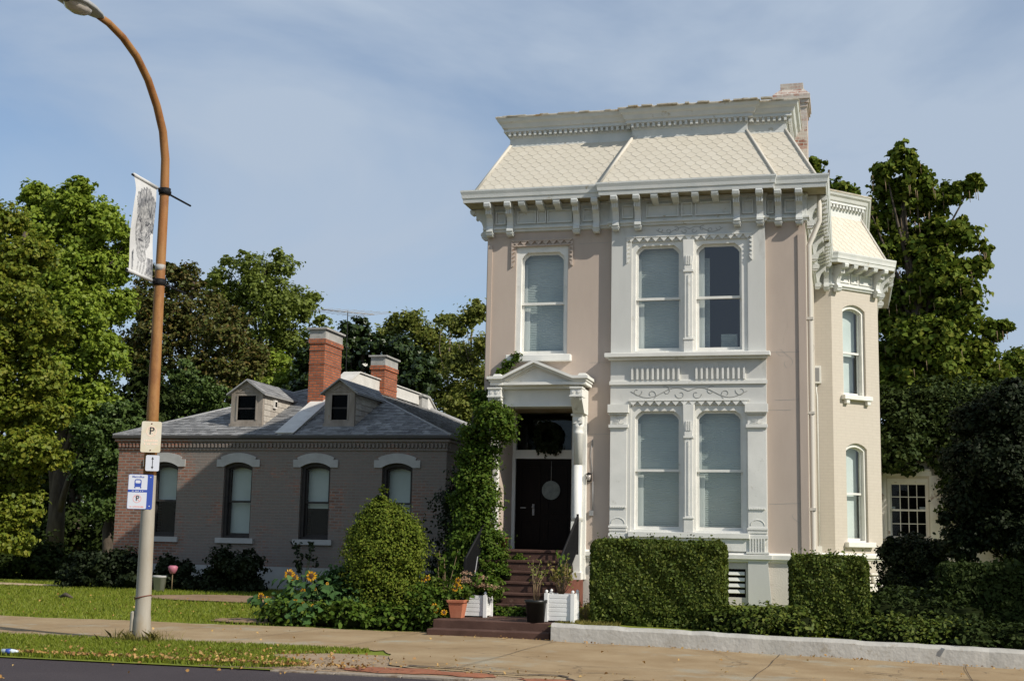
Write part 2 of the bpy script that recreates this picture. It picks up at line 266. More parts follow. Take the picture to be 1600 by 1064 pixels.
# leaves
M['L_maple'] = leafmat('maple_leaf', [(0.13, 0.20, 0.02), (0.22, 0.30, 0.03), (0.29, 0.36, 0.042), (0.185, 0.26, 0.026), (0.24, 0.29, 0.034)], 0.42)
M['L_yellow'] = leafmat('yellowing_leaf', [(0.13, 0.18, 0.02), (0.24, 0.27, 0.03), (0.17, 0.22, 0.024), (0.115, 0.165, 0.018), (0.29, 0.28, 0.034), (0.155, 0.20, 0.022)], 0.42)
M['L_brown'] = leafmat('browning_leaf', [(0.075, 0.092, 0.018), (0.12, 0.10, 0.024), (0.09, 0.105, 0.02), (0.15, 0.095, 0.026), (0.07, 0.10, 0.016), (0.105, 0.12, 0.022)], 0.3)
M['L_cedar'] = leafmat('cedar_spray', [(0.045, 0.08, 0.016), (0.08, 0.125, 0.024), (0.06, 0.10, 0.02)], 0.2)
M['L_locust'] = leafmat('locust_leaf', [(0.12, 0.16, 0.028), (0.19, 0.235, 0.04), (0.155, 0.195, 0.034)], 0.42)
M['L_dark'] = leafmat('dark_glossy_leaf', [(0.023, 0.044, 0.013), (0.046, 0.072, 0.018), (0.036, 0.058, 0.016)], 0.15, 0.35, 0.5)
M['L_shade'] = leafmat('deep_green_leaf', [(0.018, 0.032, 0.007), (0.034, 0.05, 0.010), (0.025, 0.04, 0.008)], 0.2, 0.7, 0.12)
M['L_sparse'] = leafmat('olive_leaf', [(0.13, 0.165, 0.032), (0.20, 0.225, 0.042), (0.165, 0.195, 0.038), (0.23, 0.22, 0.048)], 0.42)
M['L_catalpa'] = leafmat('catalpa_leaf', [(0.05, 0.09, 0.011), (0.125, 0.165, 0.018), (0.08, 0.125, 0.013), (0.17, 0.185, 0.024), (0.10, 0.14, 0.015)], 0.3, 0.7, 0.15)
M['L_hedge'] = leafmat('clipped_hedge_leaf', [(0.04, 0.065, 0.010), (0.085, 0.12, 0.016), (0.06, 0.09, 0.012), (0.13, 0.155, 0.022), (0.07, 0.085, 0.016)], 0.2, 0.6, 0.2)
M['L_vine'] = leafmat('vine_leaf', [(0.038, 0.075, 0.009), (0.088, 0.145, 0.014), (0.06, 0.11, 0.011), (0.115, 0.145, 0.019)], 0.3, 0.65, 0.18)
M['L_mound'] = leafmat('mound_leaf', [(0.075, 0.12, 0.014), (0.15, 0.195, 0.02), (0.11, 0.155, 0.016), (0.19, 0.21, 0.028), (0.06, 0.10, 0.012)], 0.3, 0.7, 0.15)
M['L_ivy'] = leafmat('ivy_leaf', [(0.022, 0.040, 0.010), (0.045, 0.066, 0.014), (0.03, 0.05, 0.012), (0.06, 0.08, 0.018)], 0.15, 0.65, 0.15)
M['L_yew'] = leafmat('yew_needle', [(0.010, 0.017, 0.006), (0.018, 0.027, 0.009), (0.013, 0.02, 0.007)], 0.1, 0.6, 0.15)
M['L_sun'] = leafmat('sunflower_leaf', [(0.042, 0.096, 0.026), (0.072, 0.144, 0.036), (0.060, 0.120, 0.031)], 0.25)
M['L_sedum'] = leafmat('sedum_flower', [(0.36, 0.22, 0.14), (0.48, 0.32, 0.20), (0.42, 0.26, 0.17)], 0.2)
M['L_dry'] = leafmat('dry_leaf', [(0.30, 0.16, 0.05), (0.45, 0.26, 0.08), (0.50, 0.34, 0.13), (0.24, 0.11, 0.04)], 0.2)
M['L_grass'] = leafmat('grass_blade', [(0.13, 0.175, 0.014), (0.20, 0.245, 0.02), (0.165, 0.21, 0.018), (0.25, 0.25, 0.04)], 0.35)
M['L_weed'] = leafmat('weedy_grass', [(0.14, 0.14, 0.03), (0.24, 0.20, 0.05), (0.18, 0.17, 0.04)], 0.35)
M['petal'] = leafmat('yellow_petal', [(0.62, 0.30, 0.012), (0.75, 0.42, 0.02)], 0.25)
M['disc'] = plain('brown_disc', (0.07, 0.03, 0.012), 0.9)
M['pink'] = plain('pink_foil', (0.38, 0.13, 0.18), 0.5)
# ground
M['concrete'] = groundmat('tan_concrete', (0.265, 0.183, 0.098), (0.36, 0.268, 0.158), (0.215, 0.15, 0.082), 0.9, crack=(0.16, 0.115, 0.07), c4=(0.32, 0.28, 0.205), t4=0.55, crack_scale=0.4, crack_w=0.006)
M['asphalt'] = groundmat('worn_asphalt', (0.045, 0.036, 0.039), (0.060, 0.049, 0.052), (0.13, 0.105, 0.10), 0.5, fine=90, t3=0.60, bump=0.6)
M['lawn'] = groundmat('lawn_ground', (0.125, 0.16, 0.016), (0.185, 0.21, 0.024), (0.19, 0.165, 0.05), 1.5, fine=25, c4=(0.15, 0.12, 0.05), t4=0.66)
M['dirt'] = groundmat('bare_dirt', (0.20, 0.13, 0.08), (0.28, 0.19, 0.12), (0.14, 0.09, 0.055), 2, fine=30)
M['path'] = groundmat('pale_path', (0.36, 0.27, 0.17), (0.44, 0.34, 0.22), (0.28, 0.2, 0.13), 2, fine=30)
M['kerbstone'] = mottled('worn_kerb', (0.24, 0.20, 0.16), (0.33, 0.28, 0.22), 3, 0.9, 0.5, 20, c3=(0.18, 0.13, 0.09), s3=3, t3=0.52)
M['whitewall'] = mottled('whitewashed_concrete', (0.37, 0.355, 0.32), (0.46, 0.445, 0.41), 3.5, 0.9, 0.45, 16, c3=(0.27, 0.235, 0.18), s3=3.0, t3=0.57, w3=0.10)
M['oldbrick'] = groundmat('broken_brick_paving', (0.24, 0.085, 0.045), (0.32, 0.13, 0.07), (0.20, 0.14, 0.09), 6, fine=40, crack=(0.05, 0.03, 0.02), crack_scale=4.0, crack_w=0.05)
M['gravel'] = groundmat('gritty_edge', (0.26, 0.19, 0.12), (0.36, 0.27, 0.18), (0.14, 0.09, 0.06), 3, fine=45, t3=0.54)

# ------------------------------------------------------------------ object helpers
ORIG = {}                                   # world place of each thing's own origin
def tag(o, label, cat, group=None):
    o['label'] = label; o['category'] = cat
    if group: o['group'] = group
    return o
def thing(name, loc, label, cat, group=None):
    o = bpy.data.objects.new(name, None); COL.objects.link(o); o.location = loc; o.empty_display_size = 0.2
    ORIG[o.name] = np.array(loc, float)
    return tag(o, label, cat, group)
def kind(o, k): o['kind'] = k; return o
def base_of(parent): return ORIG[parent.name] if parent else np.zeros(3)

class MB:
    def __init__(self, T=None): self.v = []; self.f = []; self.mi = []; self.T = T; self.cur = 0; self.smooth = []; self.sm = False
    def add(self, pts, faces):
        o = len(self.v)
        for p in pts: self.v.append(tuple(self.T(*p)) if self.T else tuple(p))
        for f in faces: self.f.append(tuple(i + o for i in f)); self.mi.append(self.cur); self.smooth.append(self.sm)
    def box(self, x0, x1, y0, y1, z0, z1):
        if x0 > x1: x0, x1 = x1, x0
        if y0 > y1: y0, y1 = y1, y0
        p = [(x, y, z) for z in (z0, z1) for y in (y0, y1) for x in (x0, x1)]
        self.add(p, [(0, 2, 3, 1), (4, 5, 7, 6), (0, 1, 5, 4), (2, 6, 7, 3), (0, 4, 6, 2), (1, 3, 7, 5)])
    def prism(self, poly, a0, a1, plane='xz'):
        mk = {'xz': lambda u, v, a: (u, a, v), 'yz': lambda u, v, a: (a, u, v), 'xy': lambda u, v, a: (u, v, a)}[plane]
        n = len(poly); p = [mk(u, v, a0) for u, v in poly] + [mk(u, v, a1) for u, v in poly]
        self.add(p, [tuple(range(n))[::-1], tuple(range(n, 2 * n))] + [(i, (i + 1) % n, n + (i + 1) % n, n + i) for i in range(n)])
    def ring(self, outer, inner, a0, a1, plane='xz'):
        mk = {'xz': lambda u, v, a: (u, a, v), 'yz': lambda u, v, a: (a, u, v), 'xy': lambda u, v, a: (u, v, a)}[plane]
        n = len(outer); P = []
        for a in (a0, a1):
            P += [mk(u, v, a) for u, v in outer] + [mk(u, v, a) for u, v in inner]
        F = []
        for i in range(n):
            j = (i + 1) % n
            F += [(i, j, n + j, n + i), (2 * n + i, 3 * n + i, 3 * n + j, 2 * n + j), (i, 2 * n + i, 2 * n + j, j), (n + i, n + j, 3 * n + j, 3 * n + i)]
        self.add(P, F)
    def tube(self, path, rad, n=8, cap=True):
        path = [Vector(p) for p in path]; k = len(path)
        rad = rad if isinstance(rad, (list, tuple)) else [rad] * k
        P = []; ref = None
        for i, p in enumerate(path):
            d = (path[min(i + 1, k - 1)] - path[max(i - 1, 0)])
            d = d.normalized() if d.length > 1e-9 else Vector((0, 0, 1))
            if ref is None:
                ref = d.orthogonal().normalized()
            ref = (ref - d * ref.dot(d)); ref = ref.normalized() if ref.length > 1e-6 else d.orthogonal().normalized()
            b = d.cross(ref)
            for j in range(n):
                a = 2 * math.pi * j / n
                P.append(tuple(p + (ref * math.cos(a) + b * math.sin(a)) * rad[i]))
        F = [(i * n + j, i * n + (j + 1) % n, (i + 1) * n + (j + 1) % n, (i + 1) * n + j) for i in range(k - 1) for j in range(n)]
        if cap: F += [tuple(range(n))[::-1], tuple(range((k - 1) * n, k * n))]
        s = self.sm; self.sm = True; self.add(P, F); self.sm = s
    def lathe(self, prof, cx, cy, n=16, a0=0.0, a1=2 * math.pi):
        full = abs(a1 - a0 - 2 * math.pi) < 1e-6; k = len(prof); c = n if full else n + 1
        P = [(cx + r * math.cos(a0 + (a1 - a0) * j / n), cy + r * math.sin(a0 + (a1 - a0) * j / n), z) for r, z in prof for j in range(c)]
        F = [(i * c + j, i * c + (j + 1) % c, (i + 1) * c + (j + 1) % c, (i + 1) * c + j) for i in range(k - 1) for j in range(n)]
        if full: F += [tuple(range(n))[::-1], tuple(range((k - 1) * c, k * c))]
        s = self.sm; self.sm = True; self.add(P, F); self.sm = s
    def quad(self, *p): self.add(p, [tuple(range(len(p)))])
    def loft(self, path, prof, closed=False):
        """sweep a profile [(out, z)] along a plan path [(x, y)]; outward is the right-hand side of travel"""
        pv = [Vector(p) for p in path]; n = len(pv); offs = []
        for i in range(n):
            dirs = []
            if i > 0: dirs.append((pv[i] - pv[i - 1]).normalized())
            if i < n - 1: dirs.append((pv[i + 1] - pv[i]).normalized())
            nr = [Vector((d.y, -d.x)) for d in dirs]
            if len(nr) == 1: offs.append(nr[0])
            else:
                s = nr[0] + nr[1]; offs.append(s / (1 + nr[0].dot(nr[1])))
        k = len(prof); P = []
        for i in range(n):
            for o, z in prof: P.append((pv[i].x + offs[i].x * o, pv[i].y + offs[i].y * o, z))
        F = [(i * k + j, (i + 1) * k + j, (i + 1) * k + j + 1, i * k + j + 1) for i in range(n - 1) for j in range(k - 1)]
        F += [tuple(range(k))[::-1], tuple(range((n - 1) * k, n * k))] if k > 2 else []
        self.add(P, F)
    def build(self, name, mats, parent=None, label=None, bevel=0):
        b = base_of(parent)
        me = bpy.data.meshes.new(name)
        me.from_pydata([(x - b[0], y - b[1], z - b[2]) for x, y, z in self.v], [], self.f)
        for mt in (mats if isinstance(mats, (list, tuple)) else [mats]): me.materials.append(mt)
        me.polygons.foreach_set('material_index', self.mi); me.polygons.foreach_set('use_smooth', self.smooth)
        me.update()
        o = bpy.data.objects.new(name, me); COL.objects.link(o)
        if parent: o.parent = parent
        ORIG[o.name] = b
        if label: o['label'] = label
        if bevel:
            md = o.modifiers.new('bevel', 'BEVEL'); md.width = bevel; md.segments = 1; md.limit_method = 'ANGLE'
        return o
def top(o, loc):
    """give a top-level mesh its own base point"""
    me = o.data; l = Vector(loc); me.transform(Matrix.Translation(-l)); o.location = l; ORIG[o.name] = np.array(loc, float); return o
def copy_part(o, parent, off, label=None):
    c = o.copy(); COL.objects.link(c); c.parent = parent
    c.location = Vector(o.location) + Vector(off)
    return c

def leaf_arrays(c, nrm, size, rs, aspect=0.62, fold=0.18, droop=0.0):
    n = len(c)
    nrm = nrm / (np.linalg.norm(nrm, axis=1, keepdims=True) + 1e-9)
    t = rs.normal(size=(n, 3)); t[:, 2] -= droop
    t -= nrm * (t * nrm).sum(1, keepdims=True); t /= np.linalg.norm(t, axis=1, keepdims=True) + 1e-9
    b = np.cross(nrm, t); s = size[:, None]
    v = np.empty((n, 6, 3))
    v[:, 0] = c - t * s * 0.5
    v[:, 1] = c - t * s * 0.16 + b * s * aspect * 0.5 + nrm * s * fold * .6
    v[:, 2] = c + t * s * 0.2 + b * s * aspect * 0.4 + nrm * s * fold * .5
    v[:, 3] = c + t * s * 0.5 - nrm * s * fold
    v[:, 4] = c + t * s * 0.2 - b * s * aspect * 0.4 + nrm * s * fold * .5
    v[:, 5] = c - t * s * 0.16 - b * s * aspect * 0.5 + nrm * s * fold * .6
    return v.reshape(-1, 3)
def mesh_from_arrays(name, v, nper, mats, parent=None, extra=None):
    """v: (n*nper,3) separate polygons of nper corners; extra = MB with more geometry (material slot 1)"""
    b = base_of(parent); n = len(v) // nper
    ev = np.array(extra.v, float) if extra and extra.v else np.zeros((0, 3))
    allv = np.vstack([v, ev]) - b
    me = bpy.data.meshes.new(name)
    loops = np.arange(n * nper, dtype=np.int32); starts = np.arange(n, dtype=np.int32) * nper; tot = np.full(n, nper, np.int32); mi = np.zeros(n, np.int32)
    if len(ev):
        el = []; es = []; et = []; off = n * nper; vo = n * nper
        for f in extra.f:
            es.append(off); et.append(len(f)); el += [i + vo for i in f]; off += len(f)
        loops = np.concatenate([loops, np.array(el, np.int32)]); starts = np.concatenate([starts, np.array(es, np.int32)]); tot = np.concatenate([tot, np.array(et, np.int32)])
        mi = np.concatenate([mi, np.array([1 + k for k in extra.mi], np.int32)])
    me.vertices.add(len(allv)); me.vertices.foreach_set('co', allv.astype(np.float32).ravel())
    me.loops.add(len(loops)); me.loops.foreach_set('vertex_index', loops)
    me.polygons.add(len(starts)); me.polygons.foreach_set('loop_start', starts); me.polygons.foreach_set('loop_total', tot); me.polygons.foreach_set('material_index', mi)
    for mt in (mats if isinstance(mats, (list, tuple)) else [mats]): me.materials.append(mt)
    me.update(calc_edges=True); me.validate()
    o = bpy.data.objects.new(name, me); COL.objects.link(o)
    if parent: o.parent = parent
    ORIG[o.name] = b
    return o
def leafmesh(name, c, nrm, size, mats, rs, parent=None, extra=None, **kw):
    return mesh_from_arrays(name, leaf_arrays(np.asarray(c), np.asarray(nrm), np.asarray(size), rs, **kw), 6, mats, parent, extra)
# ------------------------------------------------------------------ shared building pieces
def wall_grid(mb, s0, s1, z0, z1, d0, d1, ops):
    ss = sorted({s0, s1, *[min(max(v, s0), s1) for o in ops for v in o[:2]]})
    for a, b in zip(ss, ss[1:]):
        mid = (a + b) / 2; cur = z0
        for o in sorted([o for o in ops if o[0] < mid < o[1]], key=lambda o: o[2]):
            if o[2] > cur: mb.box(a, b, d0, d1, cur, o[2])
            cur = max(cur, o[3])
        if cur < z1: mb.box(a, b, d0, d1, cur, z1)
def arc(l, r, t, rise, n=8):
    """segmental arch from the right springing to the left"""
    w = (r - l) / 2; R = (w * w + rise * rise) / (2 * rise); cx = (l + r) / 2; cz = t - R; a = math.asin(w / R)
    return [(cx + R * math.sin(a - 2 * a * i / n), cz + R * math.cos(a - 2 * a * i / n)) for i in range(n + 1)]
def spandrel(mb, l, r, t, rise, d0, d1):
    p = arc(l, r, t, rise); h = len(p) // 2
    mb.prism([(r, t + .002)] + [((l + r) / 2, t + .002)] + p[:h + 1][::-1], d0, d1)
    mb.prism([(l, t + .002)] + p[h:][::-1] + [((l + r) / 2, t + .002)], d0, d1)
def tops(l, r, t, style, c):
    if style == 'arch': return arc(l, r, t, c)
    if style == 'clip': return [(r, t - c), (r - c * .35, t - c * .52), (r - c * .62, t - c * .3), (r - c, t), (l + c, t), (l + c * .62, t - c * .3), (l + c * .35, t - c * .52), (l, t - c)]
    return [(r, t), (l, t)]
def sash_window(parent, T, L, R, B, Tp, gl, gr, gb, gt, rail, d, style='rect', c=0.1, frame=None, fills=(('blind', 'blind'),), st=0.045, label=None, glass='glass', proud=0.03, muntins=None):
    """frame ring with two sashes, panes and what hangs behind them, as one window part"""
    frame = frame or M['trim']
    mb = MB(T)
    ti = tops(gl - st, gr + st, gt + st, style, c)
    if style == 'arch': to = tops(L, R, Tp, 'arch', c * (R - L) / (gr - gl + 2 * st))
    else: to = [((R if i < len(ti) / 2 else L), Tp) for i in range(len(ti))]
    mb.ring([(L, B), (R, B)] + to, [(gl - st, gb - st - .02), (gr + st, gb - st - .02)] + ti, d - proud, d + .13)
    w = mb.build('window', frame, parent, label)
    for nm, z0, z1, dd, tp in (('upper', rail, gt, d + .045, True), ('lower', gb, rail, d + .085, False)):
        s = MB(T); t = .024
        if tp:
            it = tops(gl, gr, gt, style, c * .9); ot = tops(gl - st, gr + st, gt + st, style, c)
            s.ring([(gl - st, rail - t), (gr + st, rail - t)] + ot, [(gl, rail + t), (gr, rail + t)] + it, dd, dd + .035)
        else:
            s.ring([(gl - st, gb - st - .02), (gr + st, gb - st - .02), (gr + st, rail + t), (gl - st, rail + t)], [(gl, gb), (gr, gb), (gr, rail - t), (gl, rail - t)], dd, dd + .035)
        if muntins:
            nx, nz = muntins
            zz0, zz1 = (rail + t, gt) if tp else (gb, rail - t)
            for i in range(1, nx): x = gl + (gr - gl) * i / nx; s.box(x - .01, x + .01, dd + .008, dd + .03, zz0, zz1)
            for i in range(1, nz): z = zz0 + (zz1 - zz0) * i / nz; s.box(gl, gr, dd + .0085, dd + .0295, z - .01, z + .01)
        s.build('sash', frame, w)
        g = MB(T)
        if tp: g.add([(x, dd + .018, z) for x, z in [(gl, rail), (gr, rail)] + tops(gl, gr, gt, style, c * .9)], [tuple(range(2 + len(it)))])
        else: g.quad((gl, dd + .018, gb), (gr, dd + .018, gb), (gr, dd + .018, rail), (gl, dd + .018, rail))
        g.build('pane', M[glass], w)
    for nm, mt, *rect in fills:
        a = rect[0] if rect else (0, 1, 0, 1)
        x0, x1 = gl - st + (gr - gl + 2 * st) * a[0], gl - st + (gr - gl + 2 * st) * a[1]; z0, z1 = gb - st + (gt - gb + 2 * st) * a[2], gb - st + (gt - gb + 2 * st) * a[3]
        f = MB(T); dd = d + .215 + (a[4] if len(a) > 4 else 0)
        f.box(x0, x1, dd, dd + .012, z0, z1)
        f.build(nm, M[mt], w)
    return w
def sawtooth(mb, x0, x1, z0, z1, y0, y1, n):
    w = (x1 - x0) / n
    for i in range(n): mb.prism([(x0 + i * w, z1), (x0 + (i + .5) * w, z0), (x0 + (i + 1) * w, z1)], y0, y1)
def mitre(path, o):
    pv = [Vector(p) for p in path]; r = []
    for i in range(len(pv)):
        nr = []
        if i > 0: d = (pv[i] - pv[i - 1]).normalized(); nr.append(Vector((d.y, -d.x)))
        if i < len(pv) - 1: d = (pv[i + 1] - pv[i]).normalized(); nr.append(Vector((d.y, -d.x)))
        s = nr[0] if len(nr) == 1 else (nr[0] + nr[1]) / (1 + nr[0].dot(nr[1]))
        r.append(pv[i] + s * o)
    return r
def lay_slates(mb, A, B, C, D, w, e, seed, hexed=True, thick=0.016, jitter=0.0):
    """slates laid in courses on the quad A (low start) B (low end) C (high end) D (high start)"""
    rnd = random.Random(seed); A, B, C, D = map(Vector, (A, B, C, D))
    U = (B - A).normalized(); V = ((D - A) - U * (D - A).dot(U)); H = V.length; V.normalize(); Nn = U.cross(V).normalized()
    uD = (D - A).dot(U); uB = (B - A).dot(U); uC = (C - A).dot(U)
    lo = lambda v: uD * v / H; hi = lambda v: uB + (uC - uB) * v / H
    k = 0; v0 = -e * 0.2
    while v0 < H - e * 0.1:
        off = (0.5 if k % 2 else 0) * w; a = min(lo(max(v0, 0)), lo(min(v0 + e, H))) - w; b = max(hi(max(v0, 0)), hi(min(v0 + e, H))) + w
        u = math.floor(a / w) * w + off
        while u < b:
            g = 0.004; j = rnd.uniform(-jitter, jitter)
            vt = v0 + e * 1.5
            if hexed: pts = [(u - w / 2 + g, v0 + e * .52), (u - w * .04, v0), (u + w * .04, v0), (u + w / 2 - g, v0 + e * .52), (u + w / 2 - g, vt), (u - w / 2 + g, vt)]
            else: pts = [(u - w / 2 + g, v0 + j), (u + w / 2 - g, v0 + j), (u + w / 2 - g, vt), (u - w / 2 + g, vt)]
            P = []
            for x, v in pts:
                v = min(max(v, 0), H); x = min(max(x, lo(v)), hi(v)); P.append((x, v))
            ar = abs(sum(P[i][0] * P[(i + 1) % len(P)][1] - P[(i + 1) % len(P)][0] * P[i][1] for i in range(len(P)))) / 2
            if ar > 0.15 * w * e:
                n = len(P); tk = thick * rnd.uniform(.75, 1.25)
                up = [tuple(A + U * x + V * v + Nn * (0.003 + tk * (1 - (v - v0) / (vt - v0)))) for x, v in P]
                dn = [tuple(A + U * x + V * v + Nn * 0.0005) for x, v in P]
                mb.add(up + dn, [tuple(range(n))] + [(i, n + i, n + (i + 1) % n, (i + 1) % n) for i in range(n)])
            u += w
        v0 += e; k += 1

# ------------------------------------------------------------------ the tall painted house with the mansard roof
H = thing('mansard_house', (-3.9, 25.0, 0.4), 'tall two storey pink and white house with cream slate mansard roof', 'house')
XL, XR, BL, BR, YB = -7.01, -0.70, -4.43, -1.45, 24.89
def rbay(s, d, z):                                # the canted side of the bay: s along the wall, d inwards
    q = 0.70710678
    return (-0.3 + s * q - d * q, 31.8 + s * q + d * q, z)
PATH = [(XL, 38), (XL, 25), (BL, 25), (BL, YB), (BR, YB), (BR, 25), (XR, 25), (XR, 31.8), (-.3, 31.8), (.8, 32.9), (.8, 38)]
mb = MB()
wall_grid(mb, XL, XR, 1.3, 8.25, 25.0, 25.3, [(-6.40, -5.33, 5.19, 7.40), (-6.65, -5.17, 1.0, 4.14), (-4.1, -1.72, 1.7, 4.25), (-4.1, -1.72, 5.1, 7.45)])
mb.box(-0.84, -0.703, 24.972, 24.999, 1.38, 7.45)
mb.box(-6.99, -6.90, 24.975, 24.999, 4.7, 7.45)
mb.build('wall', M['stucco'], H)
mb = MB()
wall_grid(mb, BL, BR, 1.3, 8.2, YB, 24.998, [(-4.03, -1.80, 1.76, 4.17), (-4.03, -1.78, 5.17, 7.39)])
mb.build('bay_front', M['bay'], H)
mb = MB()                                            # painted brick: side wall, short return, canted wall, far sides
mb.box(XR - .3, XR, 25.3, 32.2, 1.3, 8.25)
mb.box(XR + .001, -.301, 31.8, 32.1, 0.3, 8.25)
mb.box(XL, XL + .3, 25.3, 38, .3, 8.25); mb.box(XL + .3, .5, 37.7, 38, .3, 8.25); mb.box(.5, .8, 32.95, 38, .3, 8.25)
mb.T = rbay
ops = [(0.36, 1.11, 5.14, 7.36), (0.40, 1.09, 1.66, 4.0)]
wall_grid(mb, 0, 1.5556, 0.95, 8.25, 0, .3, ops)
for o in ops: spandrel(mb, o[0], o[1], o[3], .13, 0, .3)
mb.build('side_wall', M['cream_brick'], H)
mb = MB()
wall_grid(mb, XL, XR, 0.1, 1.298, 25.0, 25.28, [(-6.65, -5.15, 0, 1.3)])
wall_grid(mb, BL, BR, 0.1, 1.298, YB + .02, 24.998, [(-4.0, -1.86, .58, 1.1)])
mb.box(XR - .28, XR, 25.3, 31.9, .1, 1.298)
mb.build('basement_wall', M['basement'], H)
for a, b in ((BL + .0, BL + .36), (BR - .36, BR)):
    s = 1 if a > -3 else -1; mb = MB()
    mb.prism([(a - (.08 if s < 0 else 0), .25), (b + (.08 if s > 0 else 0), .25), (b, 1.25), (a, 1.25)], YB - .03, YB + .018); mb.build('basement_pier', M['bay'], H)
lv = MB()
for z in (.66, .77, .88, .99): lv.prism([(24.92, z), (24.94, z - .01), (24.96, z + .05), (24.94, z + .06)], -3.98, -1.88, 'yz')
lv.cur = 1; lv.box(-4.0, -1.86, 24.975, 24.985, .58, 1.1)
lv.build('basement_louvre', [M['trim'], M['interior']], H)
mb = MB(rbay)
rr = random.Random(5)
z = 0.05
while z < .93:                                       # rough stone foot under the bay
    h = rr.uniform(.16, .26); s = 0.0
    while s < 1.55:
        w = rr.uniform(.3, .6); e = min(s + w, 1.58); k = rr.uniform(-.02, .05)
        mb.box(s + .008, e - .008, -.03 - k, .2, z + .006, min(z + h, .95) - .006); s += w
    z += h
st = mb.build('rubble_footing', M['rubble'], H, bevel=.03)
for pth_ in (PATH[:2] + [(-6.80, 25)], [(-5.16, 25)] + PATH[2:]):
    mb = MB(); mb.loft(pth_, [(0, 1.22), (.03, 1.24), (.035, 1.27), (.075, 1.285), (.08, 1.36), (.02, 1.39), (0, 1.40)])
    mb.build('water_table', M['trim'], H)
# entablature
mb = MB()
mb.loft(PATH, [(0, 7.70), (.045, 7.715), (.05, 7.75), (.085, 7.765), (.085, 7.80), (.035, 7.815), (.035, 8.20), (.06, 8.215), (.06, 8.255), (0, 8.256)])
mb.build('frieze', M['trim_old'], H)
GP = [(XL, 38), (XL, 25), (-4.21, 25), (-4.21, YB), (-1.67, YB), (-1.67, 25), (XR, 25), (XR, 31.8), (-.3, 31.8), (.8, 32.9), (.8, 38)]
mb = MB(); mb.loft(GP, [(.0, 8.262), (.40, 8.262), (.40, 8.27), (.0, 8.27)])
mb.build('soffit', M['soffit'], H)
mb = MB(); mb.loft(GP, [(.395, 8.255), (.415, 8.255), (.42, 8.29), (.425, 8.335), (.44, 8.345), (.448, 8.41), (.47, 8.475), (.47, 8.505), (.455, 8.505), (.44, 8.48), (.12, 8.475), (.12, 8.30), (.395, 8.275)])
mb.build('gutter', M['trim_old'], H)
# frieze panels (raised mouldings) and their little centre blocks
def panel(x0, x1, y):
    fp = MB(); fp.ring([(x0, 7.86), (x1, 7.86), (x1, 8.13), (x0, 8.13)], [(x0 + .026, 7.886), (x1 - .026, 7.886), (x1 - .026, 8.104), (x0 + .026, 8.104)], y - .045, y)
    fp.build('frieze_panel', M['trim_old'], H)
yl, yc = 25 - .0352, YB - .0352
panel(-6.83, -6.62, yl); panel(-6.38, -5.99, yl); panel(-5.97, -5.78, yl); panel(-5.76, -5.25, yl); panel(-5.03, -4.82, yl)
panel(-4.22, -3.99, yc); panel(-3.74, -3.10, yc); panel(-3.05, -2.83, yc); panel(-2.78, -2.08, yc); panel(-1.87, -1.66, yc); panel(-1.40, -1.28, yl); panel(-1.08, -.87, yl)
def bracket_mesh(o, z, short=False, w=.125):
    prof = [(.0, 8.25), (.39, 8.25), (.40, 8.22), (.385, 8.165), (.34, 8.135), (.29, 8.15), (.25, 8.12), (.24, 8.06), (.20, 8.02), (.15, 7.98), (.115, 7.90), (.10, 7.82), (.115, 7.77), (.15, 7.745), (.155, 7.70), (.12, 7.665), (.12, 7.63), (.09, 7.61), (0, 7.61)] if not short else \
           [(.0, 8.25), (.36, 8.25), (.37, 8.215), (.35, 8.17), (.30, 8.15), (.25, 8.165), (.2, 8.14), (.15, 8.12), (0, 8.10)]
    b = MB()
    b.prism([(-u, v) for u, v in prof], -w / 2, w / 2, 'yz')
    # the rolled scroll ends stand a little proud, with a fillet down the face
    top_c = (.325, 8.195) if not short else (.30, 8.20)
    for s in (-1, 1):
        b.prism([(-(top_c[0] + .05 * math.cos(a)), top_c[1] + .05 * math.sin(a)) for a in [i * math.pi / 5 for i in range(10)]], s * w / 2, s * (w / 2 + .008), 'yz')
    if not short:
        for x in (-.045, 0, .045): b.box(x - .012, x + .012, -.262, -.24, 8.03, 8.15)
        b.box(-w / 2 - .012, w / 2 + .012, -.135, -.0, 7.655, 7.675)
    else: b.box(-w / 2 - .01, w / 2 + .01, -.372, -.30, 8.238, 8.252)
    return b
def place_parts(name, mk, mat, spots):
    """the first copy is the mesh itself; each spot is (x, y, turn)"""
    p0 = None
    for x, y, a in spots:
        if p0 is None:
            p0 = mk().build(name, mat, H); me = p0.data; me.transform(Matrix.Translation(Vector(base_of(H)))); o = p0
        else: o = p0.copy(); COL.objects.link(o); o.parent = H
        o.location = Vector((x, y, 0)) - Vector(base_of(H)); o.rotation_euler = (0, 0, a)
q = math.pi / 2
fr_, fc = 25 - .035, YB - .035
lb = [(x, fr_, 0) for x in (-6.93, -6.51, -5.14, -4.74, -1.19, -.80)] + [(x, fc, 0) for x in (-4.33, -3.89, -1.97, -1.53)]
lb += [(XR + .035, y, q) for y in (25.25, 26.3, 28.3, 29.3, 31.45)] + [(XL - .035, 25.2, -q)]
lb += [(-.40, 31.765, 0)] + [rbay(s, -.035, 0)[:2] + (q / 2,) for s in (.12, 1.44)] + [(.835, y, q) for y in (33.05, 34.2)]
place_parts('bracket', lambda: bracket_mesh(0, 0), M['trim_old'], lb)
sb = [(x, fr_, 0) for x in (-6.22, -5.86, -5.51)] + [(x, fc, 0) for x in (-3.54, -3.14, -2.75, -2.37)]
sb += [(XR + .035, y, q) for y in (25.6, 25.95, 26.65, 27.0, 27.35, 27.7, 28.0, 28.65, 29.65, 30.0, 30.35, 30.7, 31.05)]
